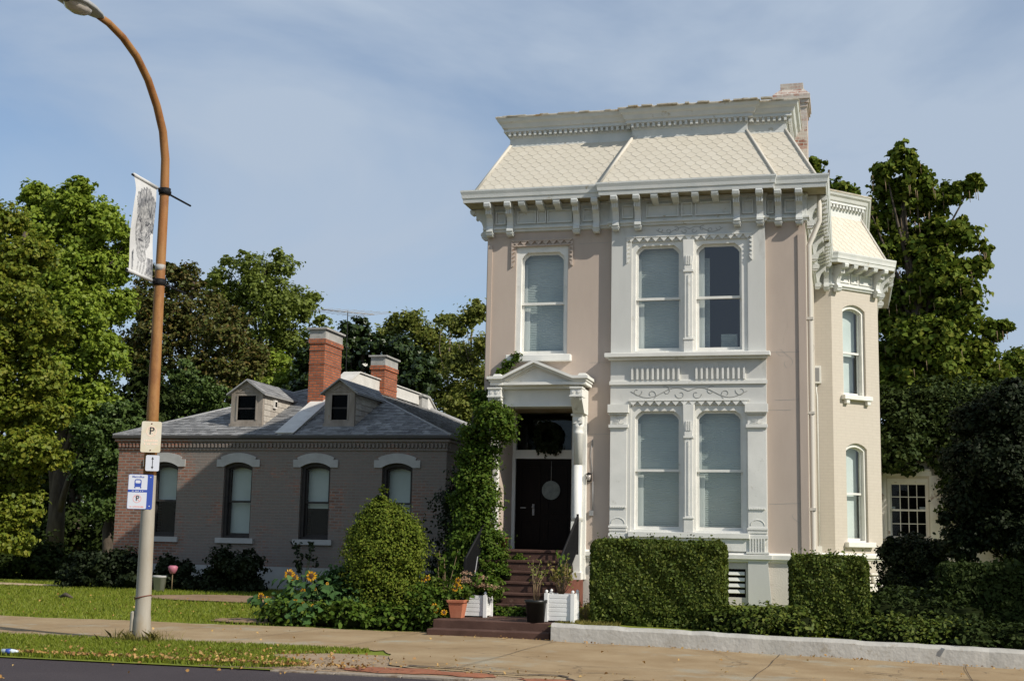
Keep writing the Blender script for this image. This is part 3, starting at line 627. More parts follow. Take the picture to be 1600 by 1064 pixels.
sb += [rbay(s, -.035, 0)[:2] + (q / 2,) for s in (.45, .78, 1.11)] + [(.835, y, q) for y in (33.4, 33.75)]
place_parts('modillion', lambda: bracket_mesh(0, 0, True), M['trim_old'], sb)
for a, b in ((.22, .58), (.62, .86), (.90, 1.33)): mb = MB(rbay); mb.ring([(a, 7.87), (b, 7.87), (b, 8.10), (a, 8.10)], [(a + .03, 7.90), (b - .03, 7.90), (b - .03, 8.07), (a + .03, 8.07)], -.063, -.0355); mb.build('frieze_panel', M['trim'], H)
# mansard
bo, to_, bz, tz = .245, -.36, 8.478, 9.64
lo_, hi_ = mitre(PATH, bo), mitre(PATH, to_)
roof = MB()
for i in range(len(PATH) - 1):
    roof.add([(*lo_[i], bz), (*lo_[i + 1], bz), (*hi_[i + 1], tz), (*hi_[i], tz)], [(0, 1, 2, 3)])
for i in range(len(PATH) - 1):
    if i == 0 or i == 9: continue
    lay_slates(roof, (*lo_[i], bz), (*lo_[i + 1], bz), (*hi_[i + 1], tz), (*hi_[i], tz), .20, .112, i, True, .006)
RF = roof.build('mansard_roof', M['slate'], H)
for i in (1, 3, 4, 6, 9):
    hc = MB(); hc.tube([(*lo_[i], bz + .02), (*hi_[i], tz + .02)], .032, 6)
    hc.build('hip_cap', M['hipcap'], RF)
mb = MB()
mb.loft(PATH, [(-.40, 9.60), (-.335, 9.60), (-.335, 9.635), (-.34, 9.64), (-.34, 9.79), (-.325, 9.80), (-.325, 9.81), (-.32, 9.82), (-.32, 9.895), (-.225, 9.905), (-.235, 9.965), (-.20, 9.985), (-.17, 10.06), (-.12, 10.10), (-.09, 10.165), (-.12, 10.17), (-.4, 10.165)])
for i in range(len(PATH) - 1):                       # dentil course
    a, b = mitre(PATH, -.30)[i], mitre(PATH, -.30)[i + 1]; d = b - a; n = int(d.length / .105)
    if i in (0,) or n < 1: continue
    d.normalize(); nr = Vector((d.y, -d.x))
    for k in range(n):
        c = a + d * ((b - a).length * (k + .5) / n)
        p0, p1 = c - d * .026, c + d * .026; o1 = nr * .06
        pts = [(*(p0 + o1), 9.822), (*(p1 + o1), 9.822), (*p1, 9.822), (*p0, 9.822), (*(p0 + o1), 9.9), (*(p1 + o1), 9.9), (*p1, 9.9), (*p0, 9.9)]
        mb.add(pts, [(0, 3, 2, 1), (0, 1, 5, 4), (1, 2, 6, 5), (3, 0, 4, 7)])
RC = mb.build('roof_cornice', M['trim_old'], H)
mb = MB(); mb.loft(PATH, [(-.13, 10.166), (-.082, 10.162), (-.078, 10.19), (-.10, 10.205), (-.40, 10.203), (-.40, 10.18)])
r2 = random.Random(3)
for k in range(34):
    x = r2.uniform(-6.85, -1.1); y = 25.08 - (.15 if -4.4 < x < -1.5 else 0)
    mb.box(x, x + r2.uniform(.05, .25), y - .002 - .0004 * k, y + .1 + .0003 * k, 10.186 + .0001 * k, 10.205 + r2.uniform(.001, .009))
mb.build('coping', M['edge_lichen'], RC)
mb = MB(); pts = mitre(PATH, -.3); mb.add([(p.x, p.y, 10.175) for p in pts], [tuple(range(len(pts)))[::-1]]); mb.build('roof_deck', M['cement'], H)
# chimney on the side wall
mb = MB()
mb.box(-1.27, -.68, 26.9, 27.8, 8.5, 10.62)
mb.box(-1.30, -.66, 26.87, 27.83, 10.62, 10.70); mb.box(-1.34, -.63, 26.84, 27.86, 10.70, 10.78); mb.box(-1.38, -.61, 26.8, 27.9, 10.78, 10.88)
o = len(mb.v); p = [(-1.38, 26.8), (-.61, 26.8), (-.61, 27.9), (-1.38, 27.9)]; q2 = [(-1.24, 26.93), (-.73, 26.93), (-.73, 27.77), (-1.24, 27.77)]
mb.add([(x, y, 10.88) for x, y in p] + [(x, y, 11.02) for x, y in q2], [(0, 1, 5, 4), (1, 2, 6, 5), (2, 3, 7, 6), (3, 0, 4, 7), (4, 5, 6, 7)])
mb.box(-1.22, -.75, 26.95, 27.75, 11.021, 11.17)
M['chim_paint'] = brickmat('flaking_painted_brick', (0.30, 0.12, 0.08), (0.24, 0.10, 0.07), (0.4, 0.36, 0.32), paint=(0.52, 0.49, 0.44), pscale=2.2, pt=0.40)
mb.build('chimney', M['chim_paint'], H)
# ---- windows of the front
SC = [('blind', 'blind')]
def trimwin(L, R, gl, gr, gb, gt, rail, y, fills, B, Tp, c=.10): return sash_window(H, (lambda s, d, z: (s, y + d, z)), L, R, B, Tp, gl, gr, gb, gt, rail, 0.06, 'clip', c + .03, fills=fills, glass='glass')
full = [('blind', 'blind'), ('curtain_or_sun_strip', 'curtain_or_sun_strip', (.03, .16, 0, .46, -.02)), ('curtain_or_sun_strip', 'curtain_or_sun_strip', (.03, .09, .5, .9, -.02))]  # the two narrow pale strips paint sunlight along the blind's edge
trimwin(-6.40, -5.33, -6.25, -5.44, 5.29, 7.24, 6.245, 25.0, full, 5.19, 7.40)
trimwin(-4.03, -3.03, -3.908, -3.117, 1.86, 4.01, 2.92, YB, full, 1.76, 4.17)
trimwin(-2.79, -1.80, -2.727, -1.945, 1.86, 4.01, 2.92, YB, full, 1.76, 4.17)
trimwin(-4.03, -3.03, -3.908, -3.117, 5.29, 7.265, 6.26, YB, full, 5.17, 7.39)
trimwin(-2.79, -1.78, -2.727, -1.943, 5.29, 7.265, 6.26, YB, [('curtain_or_sun_strip', 'curtain_or_sun_strip', (0, .16, 0, 1)), ('curtain_or_sun_strip', 'blind', (.93, 1, 0, 1)), ('curtain_or_sun_strip', 'blind', (.14, .26, 0, .9, .12)), ('lampshade', 'blind', (.5, .86, .03, .17, .2)), ('interior', 'interior', (-.1, 1.1, -.05, 1.05, .3))], 5.17, 7.39)
for za, zb in ((1.76, 4.17), (5.17, 7.39)):           # turned mullion between the paired windows
    mb = MB(); mb.box(-3.028, -2.792, YB - .01, YB + .2, za, zb)
    h = zb - za; x = -2.91
    mb.box(x - .085, x + .085, YB - .07, YB - .011, za, za + .25); mb.box(x - .07, x + .07, YB - .06, YB - .011, za + .25, zb - .62)
    mb.box(x - .1, x + .1, YB - .085, YB - .011, za + .25, za + .28); mb.box(x - .095, x + .095, YB - .08, YB - .011, zb - .64, zb - .60)
    mb.prism([(x - .07, zb - .6), (x + .07, zb - .6), (x + .095, zb - .3), (x + .1, zb), (x - .1, zb), (x - .095, zb - .3)], YB - .075, YB - .011)
    for k in range(3): mb.box(x - .05 + k * .04, x - .03 + k * .04, YB - .088, YB - .074, zb - .5, zb - .32)
    mb.box(x - .012, x + .012, YB - .072, YB - .058, za + .32, zb - .7)
    mb.build('window_mullion', M['trim'], H)
# sills
mb = MB(); mb.box(-6.55, -5.23, 24.86, 25.1, 5.05, 5.185); mb.build('window_sill', M['trim'], H, bevel=.012)
mb = MB(); mb.box(-4.53, -1.365, YB - .17, YB + .06, 5.085, 5.168); mb.box(-4.47, -1.42, YB - .1, YB, 5.04, 5.085); mb.build('window_sill', M['trim'], H, bevel=.008)
mb = MB(); mb.box(-4.06, -1.78, YB - .09, YB + .06, 1.655, 1.755); mb.box(-4.02, -1.81, YB - .04, YB, 1.42, 1.655); mb.build('window_sill', M['trim'], H, bevel=.006)
# carved bands
mb = MB()
for a, b, n in ((-4.03, -3.03, 10), (-2.79, -1.79, 10)):
    w = (b - a) / n
    for k in range(n): mb.prism([(a + k * w + .012, 4.655), (a + k * w + w * .5, 4.655), (a + k * w + w * .5, 4.90), (a + k * w + .012, 4.86)], YB - .055, YB)
mb.box(BL - .02, BR + .02, YB - .035, YB, 4.563, 4.632)
mb.box(BL, BR, YB - .018, YB, 4.632, 4.655)
mb.build('fluted_band', M['trim'], H)
mb = MB()
sawtooth(mb, -4.06, -1.77, 4.155, 4.245, YB - .03, YB, 14); mb.box(-4.07, -1.76, YB - .04, YB, 4.245, 4.262)
mb.build('sawtooth_trim', M['trim'], H); mb = MB()
sawtooth(mb, -4.12, -1.70, 7.385, 7.472, YB - .03, YB, 15); mb.box(-4.13, -1.69, YB - .04, YB, 7.472, 7.49)
for x0, s in ((-4.13, 1), (-1.69, -1)):
    for k in range(5): z = 7.47 - k * .085; mb.prism([(x0, z), (x0, z - .085), (x0 + s * .06, z - .042)], YB - .03, YB)
    mb.prism([(x0, 7.045), (x0 + s * .06, 7.045), (x0 + s * .03, 6.98), (x0, 6.96)], YB - .03, YB)
mb.build('sawtooth_trim', M['trim'], H)
mb = MB()
sawtooth(mb, -6.47, -5.26, 7.42, 7.51, 24.965, 25, 8); mb.box(-6.48, -5.25, 24.955, 25, 7.51, 7.535); mb.box(-6.48, -5.25, 24.965, 25, 7.405, 7.43)
for x0, s in ((-6.50, 1), (-5.23, -1)):
    for k in range(5): z = 7.50 - k * .085; mb.prism([(x0, z), (x0, z - .085), (x0 + s * .07, z - .042)], 24.965, 25)
    mb.prism([(x0, 7.075), (x0 + s * .07, 7.075), (x0 + s * .04, 7.0), (x0, 6.98)], 24.965, 25)
mb.build('sawtooth_trim', M['stucco'], H)
# incised scrolls
def scroll(mb, x0, x1, zc, amp, y, n=2, r=.006):
    L = x1 - x0; mid = (x0 + x1) / 2
    for s in (-1, 1):
        pts = [(mid + s * L / 2 * t, y, zc + amp * math.sin(t * math.pi * 2.0 * n / 2 + .3) * .8) for t in [i / 40 for i in range(41)]]
        mb.tube(pts, r, 4)
        for k in range(n * 2):
            cx = mid + s * L / 2 * ((k + .55) / (n * 2)); cz = zc + (amp * .25 if k % 2 else -amp * .25); R0 = amp * .85
            mb.tube([(cx + s * R0 * (1 - t * .75) * math.cos(5.2 * t + k), y, cz + R0 * (1 - t * .75) * math.sin(5.2 * t + k) * (1 if k % 2 else -1)) for t in [i / 22 for i in range(23)]], r, 4)
mb = MB(); scroll(mb, -4.03, -1.80, 4.405, .118, YB - .001, 2, .007); mb.build('scroll_carving', M['groove'], H)
mb = MB(); scroll(mb, -3.55, -2.25, 7.60, .07, YB - .001); mb.build('scroll_carving', M['groove'], H)
# pilasters of the ground floor
def pilaster(x0, x1):
    mb = MB(); y = YB
    mb.box(x0 + .01, x1 - .01, y - .035, y, 1.70, 4.0)
    mb.box(x0 - .035, x1 + .03, y - .11, y, 4.015, 4.175); mb.box(x0 - .01, x1 + .005, y - .07, y, 3.985, 4.015)
    sawtooth(mb, x0 - .02, x1 + .015, 3.965, 3.99, y - .075, y - .034, 14)
    mb.box(x0 - .02, x1 + .02, y - .075, y, 3.73, 3.79); mb.box(x0, x1, y - .05, y, 3.70, 3.73)
    cx = (x0 + x1) / 2
    for k in range(7):
        a = math.pi * (k + .5) / 7; mb.prism([(cx + .02 * math.cos(a - .3), 3.80 + .02 * math.sin(a - .3)), (cx + .12 * math.cos(a), 3.80 + .12 * math.sin(a)), (cx + .02 * math.cos(a + .3), 3.80 + .02 * math.sin(a + .3))], y - .05, y - .034)
    for k in range(7): mb.box(x0 + .02 + k * .046, x0 + .045 + k * .046, y - .06, y - .034, 2.195, 2.225)
    mb.tube([(cx + .13 * math.cos(a), y - .038, 1.90 + .11 * math.sin(a)) for a in [i * math.pi / 12 for i in range(13)]], .006, 4)
    mb.box(x0 - .01, x1 + .01, y - .06, y, 1.82, 1.86); mb.box(x0 + .0, x1 - .0, y - .05, y, 1.76, 1.80)
    mb.box(x0 - .03, x1 + .03, y - .075, y, 1.38, 1.42)
    mb.box(x0 - .01, x1 + .01, y - .06, y, 1.66, 1.72)
    for k in range(6): mb.box(x0 + .03 + k * .052, x0 + .055 + k * .052, y - .065, y, 1.42, 1.66)
    mb.box(x0, x1, y - .036, y, 1.42, 1.66)
    mb.build('pilaster', M['trim'], H)
pilaster(-4.43, -4.09); pilaster(-1.81, -1.45)
# hairline joints and cracks in the plaster
rc = random.Random(17)
for x0, x1, z in ((-1.44, -.72, 5.17), (-1.3, -.72, 4.26), (-1.43, -1.0, 4.07), (-1.43, -.72, 2.31), (-7.0, -6.6, 7.62), (-5.1, -4.44, 7.42), (-4.87, -4.45, 5.02), (-4.87, -4.45, 3.62)):
    x = x0; zz = z; mb = MB()
    while x < x1 - .01: w = min(rc.uniform(.05, .18), x1 - x); z2 = zz + rc.uniform(-.006, .006); mb.add([(x, 24.998, zz - .003), (x + w, 24.998, z2 - .003), (x + w, 24.998, z2 + .003), (x, 24.998, zz + .003)], [(0, 1, 2, 3)]); x += w; zz = z2
    mb.build('plaster_crack', M['groove'], H)
for cx, cz in ((-1.05, 5.10), (-.9, 5.22), (-.95, 2.15), (-1.1, 5.0)):
    p = (cx, cz); a = rc.uniform(0, 6); mb = MB()
    for k in range(14):
        a += rc.uniform(-.2, .9); q_ = (p[0] + .035 * math.cos(a), p[1] + .035 * math.sin(a)); mb.add([(p[0] - .002, 24.9985, p[1]), (q_[0] - .002, 24.9985, q_[1]), (q_[0] + .003, 24.9985, q_[1] + .002), (p[0] + .003, 24.9985, p[1] + .002)], [(0, 1, 2, 3)]); p = q_
    mb.build('plaster_crack', M['groove'], H)
# windows of the canted bay
sash_window(H, rbay, .36, 1.11, 5.14, 7.36, .46, 1.01, 5.22, 7.24, 6.19, .09, 'arch', .10, fills=[('shade', 'shade', (0, 1, .45, 1)), ('curtain_or_sun_strip', 'shade', (0, 1, 0, .5, .06))], st=.035)
sash_window(H, rbay, .40, 1.09, 1.66, 4.0, .49, 1.0, 1.75, 3.88, 2.80, .09, 'arch', .10, fills=[('shade', 'shade', (0, 1, 0, 1))], st=.035)
mb = MB(rbay); mb.box(.28, 1.21, -.13, .1, 5.03, 5.138)
for s in (.36, 1.05): mb.box(s, s + .11, -.10, -.001, 4.93, 5.03)
mb.build('window_sill', M['trim'], H, bevel=.008)
mb = MB(rbay); mb.box(.31, 1.21, -.13, .1, 1.54, 1.658); mb.build('window_sill', M['trim'], H, bevel=.008)
mb = MB()
mb.tube([(XR + .27, 25.22, 8.27), (XR + .27, 25.22, 7.75), (XR + .07, 25.12, 7.25), (XR + .07, 25.12, 1.42), (XR + .12, 25.08, 1.2)], .05, 10)
for z in (2.2, 4.0, 5.8): mb.box(XR, XR + .13, 25.06, 25.18, z, z + .05)
mb.build('downspout', M['hipcap'], H)
mb = MB(); mb.box(-.75, -.56, 31.68, 31.798, 5.38, 5.80); mb.cur = 1; mb.box(-.72, -.60, 31.674, 31.679, 5.43, 5.75)
mb.build('meter_box', [M['trim'], M['bluegrey']], H, bevel=.006)
mb = MB(); mb.tube([(-.68, 31.74, 5.38), (-.68, 31.74, 5.2), (-.66, 31.76, 5.05), (-.66, 31.76, 1.55)], .02, 6); mb.box(-.72, -.60, 31.7, 31.798, 1.38, 1.55)
mb.build('conduit', M['trim'], H)
# ---- entrance porch
mb = MB()
mb.box(-6.80, -6.66, 24.8, 25, 1.0, 4.1); mb.box(-5.165, -4.90, 24.87, 25, .83, 4.46); mb.box(-6.80, -6.62, 24.87, 25, 4.1, 4.46)
mb.build('porch_pier', M['trim'], H)
mb = MB(); mb.box(-6.62, -5.0, 24.62, 24.98, 4.12, 4.50); mb.box(-6.62, -5.0, 24.58, 24.62, 4.12, 4.17); mb.box(-6.64, -4.98, 24.5, 24.98, 4.46, 4.52)
mb.build('porch_lintel', M['trim'], H)
for x0, x1 in ((-6.745, -6.49), (-5.11, -4.885)):
    c = MB(); xm = (x0 + x1) / 2; w = x1 - x0
    c.prism([(24.33, 4.30), (24.36, 4.22), (24.60, 3.99), (24.99, 3.98), (24.99, 4.46), (24.33, 4.46)], x0, x1, 'yz')
    c.prism([(24.34, 4.27), (24.655, 3.99), (24.99, 3.98), (24.99, 4.27)], x0 + .02, x1 - .02, 'yz')
    for k in range(4): c.prism([(24.305, 4.26), (24.61, 3.99), (24.67, 3.99), (24.36, 4.26)], x0 + .03 + k * (w - .06) / 4, x0 + .03 + k * (w - .06) / 4 + .03, 'yz')
    c.box(x0 - .012, x1 + .012, 24.30, 24.6, 4.28, 4.31); c.box(x0 - .012, x1 + .012, 24.30, 24.6, 4.44, 4.47)
    for k in (-1, 1): c.prism([(xm + k * .055 + .03 * math.cos(a), 4.375 + .03 * math.sin(a)) for a in [i * math.pi / 4 for i in range(8)]], 24.315, 24.34)
    c.build('porch_console', M['trim'], H)
cap = MB()
cap.box(-5.16, -4.93, 24.66, 24.99, 3.95, 3.985); cap.box(-5.13, -4.94, 24.69, 24.99, 3.80, 3.95)
for k in (-1, 1): cap.prism([(-5.035 + k * .045 + .03 * math.cos(a), 3.875 + .03 * math.sin(a)) for a in [i * math.pi / 4 for i in range(8)]], 24.675, 24.70)
cap.lathe([(.085, 3.0), (.085, 3.58), (.10, 3.60), (.10, 3.64), (.085, 3.66), (.085, 3.72), (.11, 3.80)], -5.04, 24.80, 18)
cap.lathe([(.10, 1.92), (.10, 1.98), (.115, 2.0), (.085, 2.03), (.087, 3.0)], -5.04, 24.80, 18)
cap.prism([(-5.14, 1.92), (-4.95, 1.92), (-4.965, 1.3), (-4.96, .95), (-5.08, .95), (-5.16, 1.55)], 24.71, 24.99)
cap.box(-5.10, -4.93, 24.66, 24.99, .83, .96)
cap.build('porch_column', M['trim'], H)
pd = MB()
z0, za = 4.52, 4.965; xa, xl, xr = -5.83, -6.765, -4.765
pd.box(xl + .30, xr - .30, 24.36, 24.97, z0 + .001, z0 + .055)                     # cornice under the gable
pd.prism([(xl + .35, z0 + .055), (xr - .35, z0 + .055), (xa, za - .09)], 24.45, 24.99)
for s in (-1, 1):
    xe = xl if s < 0 else xr; xi = xe - s * .30
    for off, y0, th in ((0.0, 24.27, .055), (-.055, 24.33, .045), (-.10, 24.40, .03)):
        pd.prism([(xi, z0 + .165 + off), (xa, za + off + .03), (xa, za + off + .03 - th), (xi, z0 + .165 + off - th)], y0, 24.99)
    a, b = (xe, xi) if s < 0 else (xi, xe)
    pd.box(a, b, 24.27, 24.99, z0 + .11, z0 + .165); pd.box(a + (.03 if s < 0 else 0), b - (.03 if s > 0 else 0), 24.32, 24.985, z0 + .065, z0 + .11)
    pd.box(a + (.05 if s < 0 else 0), b - (.05 if s > 0 else 0), 24.35, 24.98, z0, z0 + .065)
    pd.prism([(a + .04, z0 + .165), (b - .04, z0 + .165), ((a + b) / 2 + .06, z0 + .235), ((a + b) / 2 - .06, z0 + .235)], 24.5, 24.98)
pd.build('porch_pediment', M['trim'], H)
mb = MB()                                                 # the recess: sides, ceiling, floor
mb.box(-6.95, -6.651, 25.3, 26.3, 1.2, 4.2); mb.box(-5.169, -4.9, 25.3, 26.3, 1.2, 4.2)
mb.build('porch_side_wall', M['stucco'], H)
mb = MB(); mb.box(-6.95, -4.9, 25.301, 26.4, 4.141, 4.3); mb.build('porch_ceiling', M['soffit'], H)
mb = MB(); mb.box(-6.65, -5.17, 24.62, 26.4, 1.2, 1.37); mb.build('porch_floor', M['brown'], H)
df = MB(); df.box(-6.649, -6.585, 25.98, 26.12, 1.37, 4.14); df.box(-5.41, -5.171, 25.98, 26.12, 1.37, 4.14); df.box(-6.585, -5.41, 25.985, 26.12, 3.20, 3.375)
DFR = df.build('door_frame', M['trim'], H)
tr = MB(); tr.box(-6.585, -5.41, 26.05, 26.06, 3.375, 4.14); tr.build('transom_pane', M['glass_dark'], DFR)
tr = MB(); tr.box(-6.65, -5.17, 26.3, 26.31, 1.3, 4.14); tr.build('dark_hall', M['interior'], DFR)
dr = MB(); dr.box(-6.583, -5.412, 26.04, 26.09, 1.372, 3.198)
for xx0, xx1 in ((-6.50, -6.06), (-5.94, -5.50)):
    for zz0, zz1 in ((1.5, 2.0), (2.1, 3.08)):
        dr.ring([(xx0, zz0), (xx1, zz0), (xx1, zz1), (xx0, zz1)], [(xx0 + .05, zz0 + .05), (xx1 - .05, zz0 + .05), (xx1 - .05, zz1 - .05), (xx0 + .05, zz1 - .05)], 26.02, 26.039)
DO = dr.build('door', M['door'], H)
kn = MB(); kn.lathe([(.0, 2.19), (.025, 2.20), (.03, 2.22), (.02, 2.245), (0, 2.25)], -6.2, 26.0, 10); kn.box(-6.22, -6.18, 26.01, 26.039, 2.05, 2.28); kn.box(-6.47, -6.36, 26.015, 26.039, 2.19, 2.215)
kn.build('door_handle', M['bluegrey'], DO)
# ------------------------------------------------------------------ the low brick house
B = thing('brick_house', (-13.7, 30.0, 0.2), 'low worn brick house with grey shingle hip roof and dormers', 'house')
bx0, bx1, by0, by1, ez = -18.11, -9.31, 30.0, 45.0, 3.98
WN = [(-17.18, -16.41), (-15.13, -14.36), (-13.06, -12.28), (-10.94, -10.16)]
mb = MB()
wall_grid(mb, bx0, bx1, .1, 3.95, by0, by0 + .3, [(a, b, 1.46, 3.33) for a, b in WN])
for a, b in WN: spandrel(mb, a, b, 3.33, .11, by0 + .001, by0 + .3)
mb.box(bx0, bx0 + .3, by0 + .301, by1, .1, 3.95); mb.box(bx1 - .3, bx1, by0 + .301, by1, .1, 3.95); mb.box(bx0 + .3, bx1 - .3, by1 - .3, by1, .1, 3.95)
mb.build('wall', M['brickwall'], B)
mb = MB(); mb.box(bx0 - .03, bx1 + .03, by0 - .03, by0 + .1, .1, .78); mb.box(bx1 - .1, bx1 + .03, by0 + .101, by1, .1, .78); mb.build('foundation', M['lintel'], B)
mb = MB()
pth = [(bx0, by1), (bx0, by0), (bx1, by0), (bx1, by1)]
mb.loft(pth, [(0, 3.62), (.03, 3.63), (.03, 3.68), (0.01, 3.685), (.01, 3.70), (.045, 3.83), (.09, 3.84), (.09, 3.90), (0, 3.905)])
for k in range(88):
    x = bx0 + (k + .25) * .1; mb.box(x, x + .05, by0 - .07, by0, 3.70, 3.80)
mb.box(bx1, bx1 + .07, by0 + .05, by0 + .1, 3.7, 3.8)
mb.build('brick_cornice', M['brickwall'], B)
mb = MB(); mb.loft(pth, [(0, 3.906), (.12, 3.91), (.14, 3.93), (.14, 3.995), (.12, 4.0), (0, 4.0)]); mb.build('gutter', M['gutter_dark'], B)
# roof
ro = .13; ex0, ex1, ey0, ey1 = bx0 - ro, bx1 + ro, by0 - ro, by1 + ro
rx = (ex0 + ex1) / 2; hw = (ex1 - ex0) / 2; pitch = .42; rz = ez + hw * pitch; ry0, ry1 = ey0 + hw, ey1 - hw
roof = MB()
F = [((ex0, ey0, ez), (ex1, ey0, ez), (rx, ry0, rz), (rx, ry0, rz)), ((ex1, ey0, ez), (ex1, ey1, ez), (rx, ry1, rz), (rx, ry0, rz)),
     ((ex1, ey1, ez), (ex0, ey1, ez), (rx, ry1, rz), (rx, ry1, rz)), ((ex0, ey1, ez), (ex0, ey0, ez), (rx, ry0, rz), (rx, ry1, rz))]
for a, b, c, d in F: roof.add([a, b, c, d], [(0, 1, 2, 3)])
lay_slates(roof, *[(x, y, z + .004) for x, y, z in F[0]], .17, .135, 1, False, .024, .012)
lay_slates(roof, *[(x, y, z + .004) for x, y, z in F[1]], .17, .135, 2, False, .024, .012)
lay_slates(roof, *[(x, y, z + .004) for x, y, z in F[3]], .17, .135, 2, False, .024, .012)
BRF = roof.build('roof', M['shingle'], B)
for a, yy, r in ((ex0, ey0, .035), (ex1, ey0, .035), (ex1, ey1, .09)):
    hp = MB(); hp.tube([(a, yy, ez + .02), (rx, ry0 if yy == ey0 else ry1, rz + .02)], r, 6); hp.build('hip_cap', M['shingle'], BRF)
px0, px1 = -13.70, -13.30                                # metal covered party wall running up and over
pf = MB()
prof = [(ey0 + .05, ez - .02), (ey0 + .05, ez + .05), (ry0 - .1, rz + .22), (ry1 + .1, rz + .22), (ey1 - .05, ez + .05), (ey1 - .05, ez - .02), (ry1, rz - .1), (ry0, rz - .1)]
pf.prism(prof, px0, px1, 'yz')
pf.prism([(y, z + .03) for y, z in [(ey0 + .02, ez + .04), (ry0 - .1, rz + .21), (ry1 + .1, rz + .21), (ey1, ez + .04), (ey1, ez + .06), (ry1 + .1, rz + .24), (ry0 - .1, rz + .24), (ey0 + .02, ez + .06)]], px0 - .05, px1 + .05, 'yz')
pf.build('party_wall_flashing', M['flash'], BRF)
def chimney(x0, x1, y0, y1, zb, zt, label=None):
    mb = MB(); mb.box(x0, x1, y0, y1, zb, zt - .42)
    mb.box(x0 - .03, x1 + .03, y0 - .03, y1 + .03, zt - .42, zt - .30)
    for dz in (.62, .98): mb.box(x0 - .012, x1 + .012, y0 - .012, y1 + .012, zt - dz, zt - dz + .05)
    c = mb.build('chimney', M['brickred'], BRF, label)
    cp = MB(); a = [(x0 - .01, y0 - .01), (x1 + .01, y0 - .01), (x1 + .01, y1 + .01), (x0 - .01, y1 + .01)]
    cp.add([(x, y, zt - .30) for x, y in a] + [(x0 - .01, y0 - .01, zt - .05), (x1 + .01, y0 - .01, zt - .05), (x1 + .01, y1 + .01, zt - .05), (x0 - .01, y1 + .01, zt - .05)], [(0, 1, 5, 4), (1, 2, 6, 5), (2, 3, 7, 6), (3, 0, 4, 7), (4, 5, 6, 7)])
    cp.box(x0 - .07, x1 + .07, y0 - .07, y1 + .07, zt - .049, zt)
    cp.build('chimney_cap', M['cement'], B)
chimney(-13.83, -13.40, 32.0, 33.2, 4.7, 7.04, 'tall red brick chimney with grey cap')
chimney(-13.58, -13.15, 36.0, 37.1, 5.7, 6.86, 'shorter red brick chimney with grey cap')
mb = MB(); mb.box(-13.6, -13.2, 39.7, 40.3, 5.7, 6.05); mb.box(-13.66, -13.14, 39.64, 40.36, 6.05, 6.12); mb.build('roof_vent', M['cement'], BRF)
